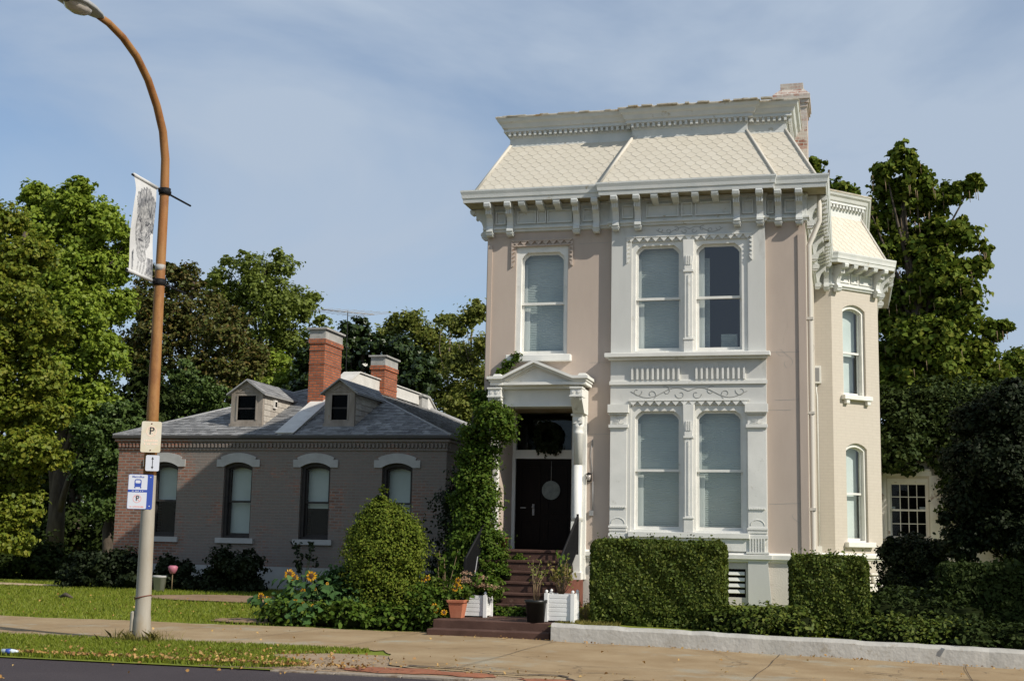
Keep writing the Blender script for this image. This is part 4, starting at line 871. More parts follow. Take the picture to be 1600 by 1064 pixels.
def dormer(x0, x1, yf, label, vent):
    zb = ez + (yf - ey0) * pitch; zw = zb + .86; xm = (x0 + x1) / 2; ap = zw + .30
    yb = lambda z: ey0 + (z - ez) / pitch
    mb = MB()
    mb.box(x0 + .10, x1 - .10, yf + .06, yf + .08, zb + .1, zw)                # back of the dark window
    d = MB(); d.ring([(x0, zb - .05), (x1, zb - .05), (x1, zw), (x0, zw)], [(x0 + .15, zb + .17), (x1 - .15, zb + .17), (x1 - .15, zw - .06), (x0 + .15, zw - .06)], yf - .02, yf + .06)
    d.box(x0 - .02, x1 + .02, yf - .06, yf - .021, zb - .05, zb + .08)
    d.prism([(x0 - .02, zw), (x1 + .02, zw), (xm, ap)], yf - .01, yf + .06)
    d.ring([(x0 + .12, zw + .02), (x1 - .12, zw + .02), (xm, ap - .10)], [(x0 + .2, zw + .045), (x1 - .2, zw + .045), (xm, ap - .15)], yf - .03, yf - .0101)
    for xx in (x0 + .15, x1 - .19): d.box(xx, xx + .04, yf - .035, yf - .0201, zb + .17, zw - .06)
    D = d.build('dormer', M['greywood'], B, label)
    w = MB(); w.box(x0 + .15, x1 - .15, yf + .03, yf + .04, zb + .17, zw - .06); w.build('pane', M['glass_attic'], D)
    mb.build('dark_attic', M['interior'], D)
    w = MB(); zz = (zb + zw) / 2 + .02; w.box(x0 + .15, x1 - .15, yf + .01, yf + .03, zz, zz + .04); w.build('sash', M['darkwood'], D)
    s = MB()
    for x, sg in ((x0, -1), (x1, 1)):
        yb2 = yb(zw)
        tri = [(yf + .06, zb), (yb2, zw), (yf + .06, zw)]
        s.prism(tri, x - (.0 if sg < 0 else .03), x + (.03 if sg < 0 else .0), 'yz')
        if sg > 0:
            A, Bq, Cq, Dq = (x, yf + .06, zb), (x, yb2, zb), (x, yb2, zw), (x, yf + .06, zw)
            v = zb
            while v < zw - .02:
                y = yf + .06; lim = yb(v)
                e = min(.15, zw - v)
                kk = 0
                while y < yb(v + e):
                    w_ = .17 + .05 * ((kk * 7) % 3); y2 = min(y + w_, yb(v + e))
                    if y2 - y > .03 and v >= ez + (y - ey0) * pitch - .12:
                        s.add([(x + .016, y + .004, v), (x + .016, y2 - .004, v), (x + .004, y2 - .004, v + e), (x + .004, y + .004, v + e), (x, y + .004, v), (x, y2 - .004, v)], [(0, 1, 2, 3), (4, 5, 1, 0), (0, 3, 4), (1, 5, 2)])
                    y = y2; kk += 1
                v += .15
    s.build('side_shingle', M['sideshingle'], D)
    r = MB(); yr = yb(ap) + .05
    for sg in (-1, 1):
        xe = xm + sg * ((x1 - x0) / 2 + .10); ze = zw - .06
        A, Bb = (xe, yf - .1, ze), (xe, yb(ze), ze)
        pts = [(xe, yf - .12, ze), (xm, yf - .12, ap + .02), (xm, yr, ap + .02), (xe, yb(ze) + .05, ze)]
        up = [(a, b, c + .035) for a, b, c in pts]
        r.add(pts + up, [(3, 2, 1, 0), (4, 5, 6, 7), (0, 1, 5, 4), (1, 2, 6, 5), (2, 3, 7, 6), (3, 0, 4, 7)])
        if sg > 0: lay_slates(r, up[0], up[3], up[2], up[1], .25, .13, 4, False, .012, .01)
    r.build('dormer_roof', M['shingle'], D)
    if vent:
        v = MB(); v.box(x1 + .015, x1 + .07, yf + .55, yf + .72, zw - .33, zw - .12); v.build('vent', M['oldwhite'], D)
        v = MB(); v.box(x1 + .071, x1 + .078, yf + .58, yf + .69, zw - .29, zw - .16); v.build('vent_opening', M['interior'], D)
dormer(-15.30, -14.42, 30.55, 'weathered gabled dormer with a small vent box on its side', True)
dormer(-12.72, -11.92, 30.55, 'weathered gabled dormer beside the tall chimney', False)
TB = lambda s, d, z: (s, by0 + d, z)
shades = [[('shade', 'shade', (0, 1, .49, 1)), ('dark_room', 'interior', (0, 1, 0, 1, .2))], [('shade', 'shade', (0, 1, 0, 1))], [('shade', 'shade', (0, 1, .40, 1)), ('dark_room', 'interior', (0, 1, 0, 1, .2))], [('shade', 'shade', (0, 1, .1, 1)), ('dark_room', 'interior', (0, 1, 0, 1, .2))]]
for (a, b), fl in zip(WN, shades):
    sash_window(B, TB, a, b, 1.46, 3.33, a + .13, b - .10, 1.58, 3.2, 2.36, .12, 'arch', .07, frame=M['darkwood'], fills=fl, st=.045, glass='glass_dark')
    s = MB(); s.box(a - .12, b + .12, by0 - .08, by0 + .1, 1.33, 1.458); s.build('window_sill', M['lintel'], B)
    l = MB(); up = arc(a - .10, b + .10, 3.565, .11); lo = arc(a, b, 3.332, .11)
    for i in range(len(up) - 1): l.prism([lo[i], up[i], up[i + 1], lo[i + 1]], by0 - .035, by0 + .05)
    for x0, x1 in ((a - .20, a), (b, b + .20)): l.box(x0, x1, by0 - .0345, by0 + .05, 3.215, 3.40)
    l.build('window_lintel', M['lintel'], B)
# aerial on the roof behind the chimneys
A = thing('roof_aerial', (-15.95, 40.0, 5.6), 'thin television aerial with many rods above the brick house roof', 'aerial')
mb = MB(); mb.tube([(-15.95, 40, 4.9), (-15.99, 40, 8.95)], .016, 6); mb.build('mast', M['blackmetal'], A)
mb = MB(); mb.tube([(-16.75, 39.6, 8.95), (-15.2, 40.4, 8.88)], .018, 6)
for k in range(9):
    t = k / 8; c = Vector((-16.75, 39.6, 8.95)).lerp(Vector((-15.2, 40.4, 8.88)), t); L = .35 + .35 * t
    mb.tube([tuple(c + Vector((-.75, -.9, -.25)) * L), tuple(c + Vector((.75, .9, .25)) * L)], .009, 4)
mb.build('rods', M['bluegrey'], A)

# ------------------------------------------------------------------ the ivy covered wing behind
W = thing('low_white_house', (2.5, 36.0, 0.4), 'low white brick house covered in ivy beside the tall house', 'house')
mb = MB(); wall_grid(mb, .82, 6.5, .2, 4.6, 36.0, 36.3, [(1.02, 2.05, 1.72, 3.35)]); mb.box(6.2, 6.5, 36.31, 44, .2, 4.6); mb.build('wall', M['cream_brick'], W)
mb = MB(); mb.box(.80, 6.52, 35.98, 44, 4.6, 4.7); mb.build('roof', M['shingle'], W)
TW = lambda s, d, z: (s, 36.0 + d, z)
sash_window(W, TW, 1.0, 2.07, 1.72, 3.42, 1.13, 1.98, 1.85, 3.20, 2.53, .06, 'rect', 0, frame=M['oldwhite'], fills=[('dark_room', 'interior', (0, 1, 0, 1, .25)), ('paper_notice', 'plastic_white', (.02, .14, .50, .57)), ('paper_notice', 'plastic_white', (.80, .96, .50, .57))], muntins=(4, 2), glass='glass_dark')
mb = MB(); mb.box(.92, 2.14, 35.9, 35.995, 3.42, 3.55); mb.box(.95, 2.1, 35.86, 35.99, 3.55, 3.60); mb.build('window_head', M['oldwhite'], W)
mb = MB(); mb.box(.95, 2.12, 35.85, 36.05, 1.60, 1.715); mb.build('window_sill', M['oldwhite'], W)
for x0, x1 in ((.825, .99), (2.08, 2.52)):
    mb = MB(); mb.box(x0, x1, 35.95, 35.995, 1.78, 3.44)
    for za, zb in ((1.86, 2.52), (2.62, 3.37)):
        n = 14
        for k in range(n): z = za + (zb - za) * k / n; mb.prism([(35.935, z), (35.949, z), (35.949, z + .04), (35.942, z + .04)], x0 + .05, x1 - .05, 'yz')
    mb.build('shutter', M['oldwhite'], W)
# ------------------------------------------------------------------ ground, street, walks
def slope(x): return -0.02 * max(0.0, min(x + 4.6, 14.0))
def sm(a, b, x): t = min(max((x - a) / (b - a), 0), 1); return t * t * (3 - 2 * t)
def lawn_z(x, y):
    if y < 21.2: return -0.014 + slope(x)
    l = 0.22 * sm(21.2, 29.5, y) - 0.006
    return l + slope(x) * (1 - sm(21.2, 26, y))
def sheet(name, xs, ys, zf, mat, jx=None):
    v = []; f = []; n = len(ys)
    for x in xs:
        for y in ys: v.append((x, y, zf(x, y)))
    for i in range(len(xs) - 1):
        for j in range(n - 1): f.append((i * n + j, (i + 1) * n + j, (i + 1) * n + j + 1, i * n + j + 1))
    mb = MB(); mb.v = v; mb.f = f; mb.mi = [0] * len(f); mb.smooth = [True] * len(f)
    return kind(mb.build(name, mat), 'structure')
fr = lambda a, b, n: [a + (b - a) * i / n for i in range(n + 1)]
sheet('ground', [-700, 700], [-300, 900], lambda x, y: -0.45, M['lawn'])
sheet('street', fr(-140, -20, 4) + fr(-19, 19, 38) + fr(20, 140, 4), fr(-20, 14.6, 4), lambda x, y: -0.03 + slope(x), M['asphalt'])
sheet('lawn', fr(-90, -35, 6) + fr(-34, 20, 68) + fr(24, 90, 6), fr(14.55, 33, 28) + fr(36, 90, 8), lawn_z, M['lawn'])
rg = random.Random(12)
xs = fr(-70, -18, 6) + fr(-17.6, -7, 50) + fr(-6.9, 3, 130) + fr(3.2, 14, 40); n = len(xs)
mb = MB()
far = [21.2 + (rg.uniform(-.05, .05) if x < -6.7 else -.2) - .25 * sm(-6, 6, x) * 0 for x in xs]
near = []
for x in xs:
    if x < -6.3: near.append(17.42 + rg.uniform(-.07, .07) + .05 * math.sin(x * 1.7))
    else: near.append(17.42 + (15.35 - 17.42) * sm(-6.3, -5.3, x) + (14.98 - 15.35) * sm(-4.4, -3.9, x) + rg.uniform(-.10, .12) + .14 * math.sin(x * 3.1) * math.sin(x * 1.3 + 1))
rows = 6
for i, x in enumerate(xs):
    for j in range(rows + 1):
        y = near[i] + (far[i] - near[i]) * j / rows; mb.v.append((x, y, slope(x) + .006 * math.sin(x * 2.1 + y * 1.3)))
for i in range(n - 1):
    for j in range(rows): mb.f.append((i * (rows + 1) + j, (i + 1) * (rows + 1) + j, (i + 1) * (rows + 1) + j + 1, i * (rows + 1) + j + 1)); mb.mi.append(0); mb.smooth.append(True)
kind(mb.build('sidewalk', M['concrete']), 'structure')
mb = MB()                                              # expansion joints cut across the walk, as thin dark strips
for x in (-14.2, -12.4, -10.6, -8.8, -7.0, -4.62, -1.2, 1.4):
    y0 = 17.5 if x < -6 else 15.5
    pts = [(x + rg.uniform(-.02, .02) + (y - y0) * .04, y) for y in fr(y0, 21.1 if x < -5 else 20.4, 9)]
    for a, b in zip(pts, pts[1:]): mb.add([(a[0] - .005, a[1], slope(x) + .0125), (b[0] - .005, b[1], slope(x) + .0125), (b[0] + .005, b[1], slope(x) + .0125), (a[0] + .005, a[1], slope(x) + .0125)], [(0, 3, 2, 1)])
def crack(pts, w):
    P = []
    for (ax, ay), (bx_, by_) in zip(pts, pts[1:]):
        for t in fr(0, 1, 6)[:-1]: P.append((ax + (bx_ - ax) * t + rg.uniform(-.06, .06), ay + (by_ - ay) * t + rg.uniform(-.05, .05)))
    P.append(pts[-1])
    for i, (a, b) in enumerate(zip(P, P[1:])):
        ww = w * rg.uniform(.4, 1.3); z = .0145 + i * 1e-5
        mb.add([(a[0], a[1] - ww, slope(a[0]) + z), (b[0], b[1] - ww * .8, slope(b[0]) + z), (b[0], b[1] + ww * .8, slope(b[0]) + z), (a[0], a[1] + ww, slope(a[0]) + z)], [(0, 1, 2, 3)])
crack([(-5.5, 15.6), (-4.7, 16.0), (-3.6, 15.7), (-2.6, 16.1)], .012)
crack([(-5.3, 15.5), (-4.6, 15.55), (-4.1, 15.2), (-3.3, 15.4), (-2.9, 14.8)], .045)
crack([(-2.6, 15.3), (-2.0, 15.6), (-1.5, 15.3), (-.8, 15.8), (.3, 15.7)], .035)
crack([(-2.0, 20.2), (-1.65, 19.2), (-1.4, 18.4), (-1.6, 17.8)], .013)
crack([(-1.45, 18.3), (-.9, 18.7), (-.7, 19.3)], .012)
crack([(-4.8, 20.5), (-4.9, 19.2), (-5.3, 18.3), (-6.2, 17.6)], .009)
crack([(-7.2, 20.6), (-6.9, 19.9), (-6.3, 20.0)], .009)
crack([(-3.6, 16.6), (-2.4, 16.9), (-1.0, 16.8), (.8, 17.5)], .008)
crack([(.2, 18.4), (.8, 18.0), (1.6, 18.2)], .02)
kind(mb.build('pavement_cracks', plain('crack_dirt', (0.055, 0.04, 0.03), 0.95)), 'structure')
mb = MB()
for x0 in fr(-6.6, 13, 24)[:-1]: mb.box(x0 + .006, x0 + 19.6 / 24 - .006, 14.5, 14.64, -.3, slope(x0) + rg.uniform(-.012, -.004))
kind(mb.build('kerb', M['kerbstone'], bevel=.012), 'structure')
sheet('gravel_edge', fr(-7.6, 14, 40), fr(14.645, 16.9, 5), lambda x, y: -.010 + slope(x), M['gravel'])
def patch(name, cx, cy, rx, ry, mat, dz, n=28, seed=0):
    r = random.Random(seed); mb = MB(); pts = []
    for k in range(n):
        a = 2 * math.pi * k / n; q_ = r.uniform(.8, 1.1); x, y = cx + rx * q_ * math.cos(a), cy + ry * q_ * math.sin(a); pts.append((x, y, lawn_z(x, y) + dz))
    mb.add(pts + [(cx, cy, lawn_z(cx, cy) + dz + .02)], [(k, (k + 1) % n, n) for k in range(n)])
    return kind(mb.build(name, mat), 'structure')
for k, (cx, cy, rx, ry) in enumerate(((-5.2, 15.02, .75, .34), (-4.3, 14.98, .35, .26), (-3.2, 14.92, .55, .22), (-1.9, 14.88, .4, .16))): patch('brick_paving', cx, cy, rx, ry, M['oldbrick'], .012, 22, 40 + k)
patch('dirt_patch', -12.9, 26.4, 2.2, .9, M['dirt'], .03, seed=2)
patch('dirt_patch', -10.2, 22.0, 1.0, .55, M['dirt'], .03, seed=3)
patch('garden_path', -21.5, 28.6, 4.2, .42, M['path'], .03, seed=4)
# raised front garden behind the low wall
def bed_z(x, y): return slope(x) + .20 + .25 * sm(20.6, 25, y) + (-slope(x)) * sm(21, 26, y)
sheet('garden_ground', fr(-4.66, 30, 50), fr(20.7, 38, 18), bed_z, M['lawn'])
# low front wall
mb = MB(); x = -4.56; i = 0
while x < 12:
    w = rg.uniform(.14, .3); j0, j1 = (rg.uniform(-.007, .007) for _ in range(2)); t = .265 + slope(x) + rg.uniform(-.008, .008); b = slope(x) - .2; t2 = .265 + slope(x + w) + rg.uniform(-.008, .008)
    sec = lambda xx, tt, j: [(xx, 20.45 + j, b), (xx, 20.47 + j, tt - .05), (xx, 20.50 + j, tt - .008), (xx, 20.56, tt), (xx, 20.72, tt - .004), (xx, 20.74, b)]
    if i == 0: prev = sec(x, t, j0); first = prev
    nx = sec(x + w, t2, j1); mb.add(prev + nx, [(k, k + 1, 6 + k + 1, 6 + k) for k in range(5)]); prev = nx; x += w; i += 1
mb.add(first, [(0, 1, 2, 3, 4, 5)])
FW = mb.build('garden_wall', M['whitewall']); tag(top(FW, (3.5, 20.6, -.1)), 'low whitewashed concrete wall between the sidewalk and hedges', 'wall')
# steps
S = thing('front_steps', (-5.7, 22, 0), 'brown painted steps leading from the sidewalk to the dark door', 'steps')
mb = MB(); mb.box(-6.66, -4.62, 20.62, 20.97, -.1, .10); mb.box(-6.66, -4.62, 20.95, 22.76, -.1, .235)
mb.build('lower_steps', M['brown'], S, bevel=.012)
mb = MB()
for k in range(6):
    y = 22.75 + .31 * k; z = .235 + .1892 * (k + 1) - (.003 if k == 5 else 0)
    mb.box(-6.64, -5.09, y + .025, 24.615, -.1 if k == 0 else z - .19, z - .05); mb.box(-6.645, -5.085, y, 24.616, z - .05, z)
mb.build('upper_steps', M['brown'], S, bevel=.008)
mb = MB(); mb.prism([(22.8, .1), (24.85, .1), (24.85, .83), (24.2, .82), (22.8, .45)], -5.08, -4.92, 'yz'); mb.build('cheek_wall', M['redbrown'], S)
def railing(x, label, y0, y1, z0, z1, hb):
    r = thing('stair_railing', (x, (y0 + y1) / 2, z0 - .6), label, 'railing')
    mb = MB(); mb.tube([(x, y0, z0), (x, y1, z1)], .022, 8); mb.tube([(x, y0, z0 - hb), (x, y1, z1 - hb)], .014, 6)
    mb.build('handrail', M['blackmetal'], r)
    mb = MB(); n = int((y1 - y0) / .055)
    for k in range(n + 1):
        t = k / n; y = y0 + (y1 - y0) * t; zz = z0 + (z1 - z0) * t; mb.box(x - .008, x + .008, y - .008, y + .008, zz - hb, zz)
    mb.build('balusters', M['blackmetal'], r)
    for y, zt in ((y0, z0), (y1, z1)):
        p = MB(); p.box(x - .02, x + .02, y - .02, y + .02, zt - hb - (.42 if y == y0 else .1), zt + .04); p.build('newel_post', M['blackmetal'], r)
railing(-4.98, 'black iron railing leaning up to the white porch column', 22.95, 24.55, 1.18, 2.02, .62)
railing(-6.72, 'black iron railing half hidden by the climbing vine', 22.95, 24.4, 1.18, 1.95, .62)

# ------------------------------------------------------------------ street lamp, banner and signs
L0 = thing('street_lamp', (-9.96, 17.4, 0), 'tall rust stained street lamp with a curved arm over the road', 'street lamp')
mb = MB()
up = [(0, .125), (.06, .125), (.35, .122), (.40, .113), (1.2, .106), (2.4, .096), (2.41, .096)]
mb.tube([(-9.945 - .012 * z, 17.4, z - .03) for z, r in up], [r for z, r in up], 20)
mb.build('lower_pole', M['pole_low'], L0)
pth = [(-9.974, 17.4, 2.36), (-9.99, 17.4, 3.5), (-10.0, 17.4, 4.6), (-10.01, 17.4, 5.6), (-10.02, 17.4, 6.7), (-10.03, 17.38, 7.2), (-10.035, 17.27, 7.6), (-10.035, 17.05, 7.93), (-10.035, 16.75, 8.24), (-10.035, 16.4, 8.47), (-10.035, 16.0, 8.61), (-10.03, 15.6, 8.67), (-10.03, 15.35, 8.67)]
mb = MB(); mb.tube(pth, [.095, .086, .079, .073, .068, .064, .061, .059, .057, .055, .053, .05, .048], 20); mb.build('pole', M['pole'], L0)
mb = MB(); mb.box(-10.10, -10.04, 17.30, 17.42, .12, .42); mb.build('access_cover', M['pole_low'], L0, bevel=.02)
mb = MB(); mb.tube([(-9.96 + .12 * math.cos(a), 17.4 + .12 * math.sin(a), .62 + .03 * math.cos(a)) for a in [i * math.pi / 10 for i in range(21)]], .009, 5); mb.build('rusty_wire', M['redbrown'], L0)
for z, r in ((6.69, .09), (5.28, .093)):
    mb = MB(); mb.tube([(-10.015, 17.4, z - .05), (-10.015, 17.4, z + .05)], r, 14); mb.box(-10.06, -9.97, 17.28, 17.52, z - .03, z + .03); mb.build('clamp', M['blackmetal'], L0)
    mb = MB(); mb.tube([(-10.02, 16.46, z + .01), (-10.02, 18.22, z - .01)], .016, 8); mb.build('banner_arm', M['blackmetal'], L0)
mb = MB(); mb.tube([(-10.012, 17.4, 5.46), (-10.012, 17.4, 5.55)], .077, 16); mb.build('tape_band', M['cement'], L0)
mb = MB()                                               # cobra head
sec = [(15.42, .05, .05, 8.67), (15.30, .10, .07, 8.665), (15.05, .16, .09, 8.65), (14.80, .19, .10, 8.63), (14.55, .17, .085, 8.61), (14.42, .09, .05, 8.60)]
P = []; nn = 16
for y, rx_, rz_, zc in sec:
    for k in range(nn):
        a = 2 * math.pi * k / nn; P.append((-10.03 + rx_ * math.cos(a), y, zc + rz_ * math.sin(a) * (1.0 if math.sin(a) > 0 else .45)))
mb.sm = True; mb.add(P, [(i * nn + j, i * nn + (j + 1) % nn, (i + 1) * nn + (j + 1) % nn, (i + 1) * nn + j) for i in range(len(sec) - 1) for j in range(nn)] + [tuple(range(nn)), tuple(range((len(sec) - 1) * nn, len(sec) * nn))])
LH = mb.build('lamp_head', M['lumin'], L0)
mb = MB(); mb.sm = True; P = []
for y, rx_, dz in ((15.08, .05, .0), (15.0, .12, .05), (14.85, .14, .085), (14.7, .13, .08), (14.58, .06, .02)):
    for k in range(9): a = math.pi + math.pi * k / 8; P.append((-10.03 + rx_ * math.cos(a), y, 8.60 + (dz + .02) * math.sin(a)))
mb.add(P, [(i * 9 + j, i * 9 + j + 1, (i + 1) * 9 + j + 1, (i + 1) * 9 + j) for i in range(4) for j in range(8)]); mb.build('lens', M['lens'], LH)
# banner with a pencil portrait of a man (drawn as face regions of the cloth itself)
def sketch(u, v):
    """0 cloth, 1 dark shading, 2 light shading, 3 line"""
    def el(cu, cv, ru, rv): return ((u - cu) / ru) ** 2 + ((v - cv) / rv) ** 2 < 1
    u = .60 + (u - .56) / 1.32; v = .5 + (v - .5) / 1.06
    wob = .02 * math.sin(v * 37 + u * 11) + .015 * math.sin(u * 53 - v * 19)
    face = el(.62 + wob * .5, .47, .27, .245)
    if el(.50, .43, .055, .012) or el(.75, .435, .05, .012): return 3
    if el(.49, .405, .09, .010) or el(.77, .41, .075, .010): return 1
    if abs(u - (.60 + .06 * (v - .43))) < .014 and .43 < v < .53: return 3
    if el(.60, .535, .06, .010): return 1
    if el(.60, .605, .085, .012): return 3
    if el(.60, .578, .07, .007): return 1
    if face and v > .62 and el(.61, .66, .16, .06): return 2
    hair = el(.60 + wob, .235 + wob, .36, .15) or el(.88, .33 + wob, .12, .17) or el(.37, .30, .075, .12)
    if hair and not el(.61, .45, .215, .185): return 1 if (wob > -.012) else 2
    if face:
        if u > .76 + wob: return 1 if int((u * 60 + v * 90)) % 3 else 2
        return 2 if not (el(.47, .50, .06, .07) and math.sin(v * 90 + u * 40) > 0) else 0
    if el(.60, .74, .15, .09): return 2
    if v > .70 and abs(u - .42 + (v - .7) * .25) < .06: return 0
    if v > .70 and u < .44 - (v - .70) * .1 and u > .26 + (.78 - v if v < .78 else 0) * 2: return 1
    if v > .76 and u > .72 + (.92 - v) * .3: return 1 if v < .93 else 2
    if v > .82 and .44 < u < .72: return 2 if math.sin(u * 70 + v * 50) > 0 else 0
    return 0
BN = thing('lamp_banner', (-10.02, 16.85, 5.28), 'white street banner with a pencil drawn portrait on the lamp pole', 'banner')
nu, nv = 44, 104; mb = MB(); mb.sm = True
def bp_(u, v): 
    y = 16.50 + .66 * u - .035 * math.sin(v * math.pi) * (1 - u) * 0 ; z = 6.70 - 1.42 * v
    y += .05 * (1 - u) * math.exp(-((v - .13) / .12) ** 2)
    return (-10.02 + .03 * math.sin(u * 5 + v * 3.0) * math.sin(v * math.pi) + .02 * math.sin(v * 8), y, z - .02 * u)
for i in range(nu + 1):
    for j in range(nv + 1): mb.v.append(bp_(i / nu, j / nv))
for i in range(nu):
    for j in range(nv):
        mb.f.append((i * (nv + 1) + j, i * (nv + 1) + j + 1, (i + 1) * (nv + 1) + j + 1, (i + 1) * (nv + 1) + j)); mb.mi.append(sketch((i + .5) / nu, (j + .5) / nv)); mb.smooth.append(True)
cl = mb.build('cloth', [M['banner'], M['sketch'], M['sketch_light'], M['sketch_dark']], BN)
mb = MB(); mb.tube([(-10.02, 16.50, 6.71), (-10.02, 17.17, 6.69)], .028, 8); mb.build('pocket', M['banner'], BN); mb = MB(); mb.tube([(-10.02, 16.50, 5.29), (-10.02, 17.17, 5.27)], .03, 8); mb.build('pocket', M['banner'], BN)
def sign_frame(cx, cy, ang=.42):
    c, s_ = math.cos(ang), math.sin(ang)
    return lambda s, d, z: (cx + s * c - d * s_ * -1 * -1, cy + s * s_ + d * c, z)
def rrect(w, h, r, cz, cx=0.0):
    p = []
    for qx, qz, a0 in ((1, 1, 0), (-1, 1, 1), (-1, -1, 2), (1, -1, 3)):
        for k in range(4): a = (a0 + k / 3) * math.pi / 2; p.append((cx + qx * (w / 2 - r) + r * math.cos(a), cz + qz * (h / 2 - r) + r * math.sin(a)))
    return p
def text_mesh(body, size, T, s, d, z, mat, parent, name='lettering', bold=0.0, sx=1.0):
    cu = bpy.data.curves.new(name, 'FONT'); cu.body = body; cu.size = size; cu.align_x = 'CENTER'; cu.align_y = 'CENTER'; cu.offset = bold; cu.resolution_u = 3
    to = bpy.data.objects.new('tmp', cu); COL.objects.link(to)
    me = bpy.data.meshes.new_from_object(to.evaluated_get(bpy.context.evaluated_depsgraph_get())); bpy.data.objects.remove(to)
    b = base_of(parent)
    for v in me.vertices:
        p = T(s + v.co.x * sx, d, z + v.co.y); v.co = Vector(p) - Vector(b)
    me.materials.clear(); me.materials.append(mat)
    o = bpy.data.objects.new(name, me); COL.objects.link(o); o.parent = parent; ORIG[o.name] = b
    return o
def circle_ring(mb, s, z, r, t, d):
    n = 24; mb.ring([(s + r * math.cos(2 * math.pi * k / n), z + r * math.sin(2 * math.pi * k / n)) for k in range(n)], [(s + (r - t) * math.cos(2 * math.pi * k / n), z + (r - t) * math.sin(2 * math.pi * k / n)) for k in range(n)], d - .001, d)
def dashes(mb, s0, s1, z, h, d, seed, n):
    r = random.Random(seed); w = (s1 - s0) / n
    for k in range(n):
        if r.random() < .85: mb.box(s0 + k * w + .1 * w, s0 + (k + .8) * w, d - .001, d, z - h / 2 * r.uniform(.6, 1), z + h / 2 * r.uniform(.6, 1))
# parking restriction plate
T1 = sign_frame(-9.915, 17.27)
s1 = thing('parking_sign', (-9.915, 17.27, 2.71), 'bleached tall no parking sign, topmost plate on the lamp pole', 'sign')
mb = MB(T1); mb.prism(rrect(.285, .455, .025, 2.94), 0, .004); mb.build('plate', M['sign_white'], s1)
mb = MB(T1); circle_ring(mb, 0, 3.02, .075, .012, -.0005); mb.prism([(-.05, 3.07), (-.042, 3.078), (.055, 2.97), (.047, 2.962)], -.0015, -.0005); dashes(mb, -.10, .10, 2.885, .03, -.0005, 3, 8); dashes(mb, -.10, .10, 2.835, .03, -.0005, 5, 9); mb.build('faded_print', M['sign_pale'], s1)
text_mesh('P', .15, T1, .005, -.0025, 3.025, M['sign_black'], s1, bold=.002)
mb = MB(T1)
for z in (3.135, 2.745): mb.prism([(.010 * math.cos(a), z + .010 * math.sin(a)) for a in [i * math.pi / 4 for i in range(8)]], -.006, 0)
mb.build('bolt', M['redbrown'], s1)
T2 = sign_frame(-9.87, 17.275)
s2 = thing('arrow_sign', (-9.87, 17.275, 2.44), 'small white plate with a vertical arrow between the larger signs', 'sign')
mb = MB(T2); mb.prism(rrect(.195, .232, .022, 2.556), 0, .004); mb.build('plate', M['sign_white2'], s2)
mb = MB(T2); mb.box(-.005, .005, -.0015, -.0005, 2.50, 2.615)
for sg, z in ((1, 2.64), (-1, 2.475)): mb.prism([(-.018, z - sg * .03), (.018, z - sg * .03), (0, z + sg * .012)], -.0016, -.0005)
mb.build('arrow', M['sign_black'], s2)
T3 = sign_frame(-10.03, 17.26)
s3 = thing('bus_stop_sign', (-10.03, 17.26, 1.89), 'white and blue bus stop sign, lowest plate on the lamp pole', 'sign')
mb = MB(T3); mb.prism(rrect(.355, .505, .02, 2.137, .0), 0, .004); mb.build('plate', M['sign_blue'], s3)
mb = MB(T3); mb.prism(rrect(.268, .495, .018, 2.137, -.04), -.0015, -.0003); mb.build('white_field', M['sign_white2'], s3)
mb = MB(T3); mb.box(-.174, .094, -.0025, -.0016, 2.128, 2.166)
zc = 2.262                                              # bus seen from the front
mb.ring(rrect(.10, .115, .03, zc, -.04), rrect(.072, .045, .012, zc + .02, -.04), -.0025, -.0016); mb.box(-.09, -.072, -.0025, -.0016, zc - .075, zc - .05); mb.box(-.008, .010, -.0025, -.0016, zc - .075, zc - .05)
mb.prism([(-.085, zc - .052), (.005, zc - .052), (.0, zc - .008), (-.08, zc - .008)], -.0026, -.0017)
mb.build('bus_symbol', M['sign_blue'], s3)
text_mesh('MetroBus', .043, T3, -.04, -.0027, 2.352, M['sign_blue'], s3, bold=.0008)
mb = MB(T3); dashes(mb, -.12, .04, 2.147, .016, -.0028, 8, 11); mb.build('band_print', M['sign_white2'], s3)
mb = MB(T3); circle_ring(mb, -.04, 2.035, .06, .007, -.0017); mb.prism([(-.085, 2.076), (-.079, 2.082), (.004, 1.996), (-.002, 1.99)], -.0030, -.0018); dashes(mb, -.14, .035, 1.918, .02, -.0017, 4, 12); mb.prism([(.035, 1.905), (.035, 1.931), (.065, 1.918)], -.003, -.0018); mb.build('red_print', M['sign_red'], s3)
text_mesh('P', .105, T3, -.035, -.0035, 2.037, M['sign_black'], s3, bold=.0015)
mb = MB(T3)
for z in (2.35, 1.93): mb.prism([(.137 + .009 * math.cos(a), z + .009 * math.sin(a)) for a in [i * math.pi / 4 for i in range(8)]], -.005, 0)
mb.build('bolt', M['sign_white2'], s3)

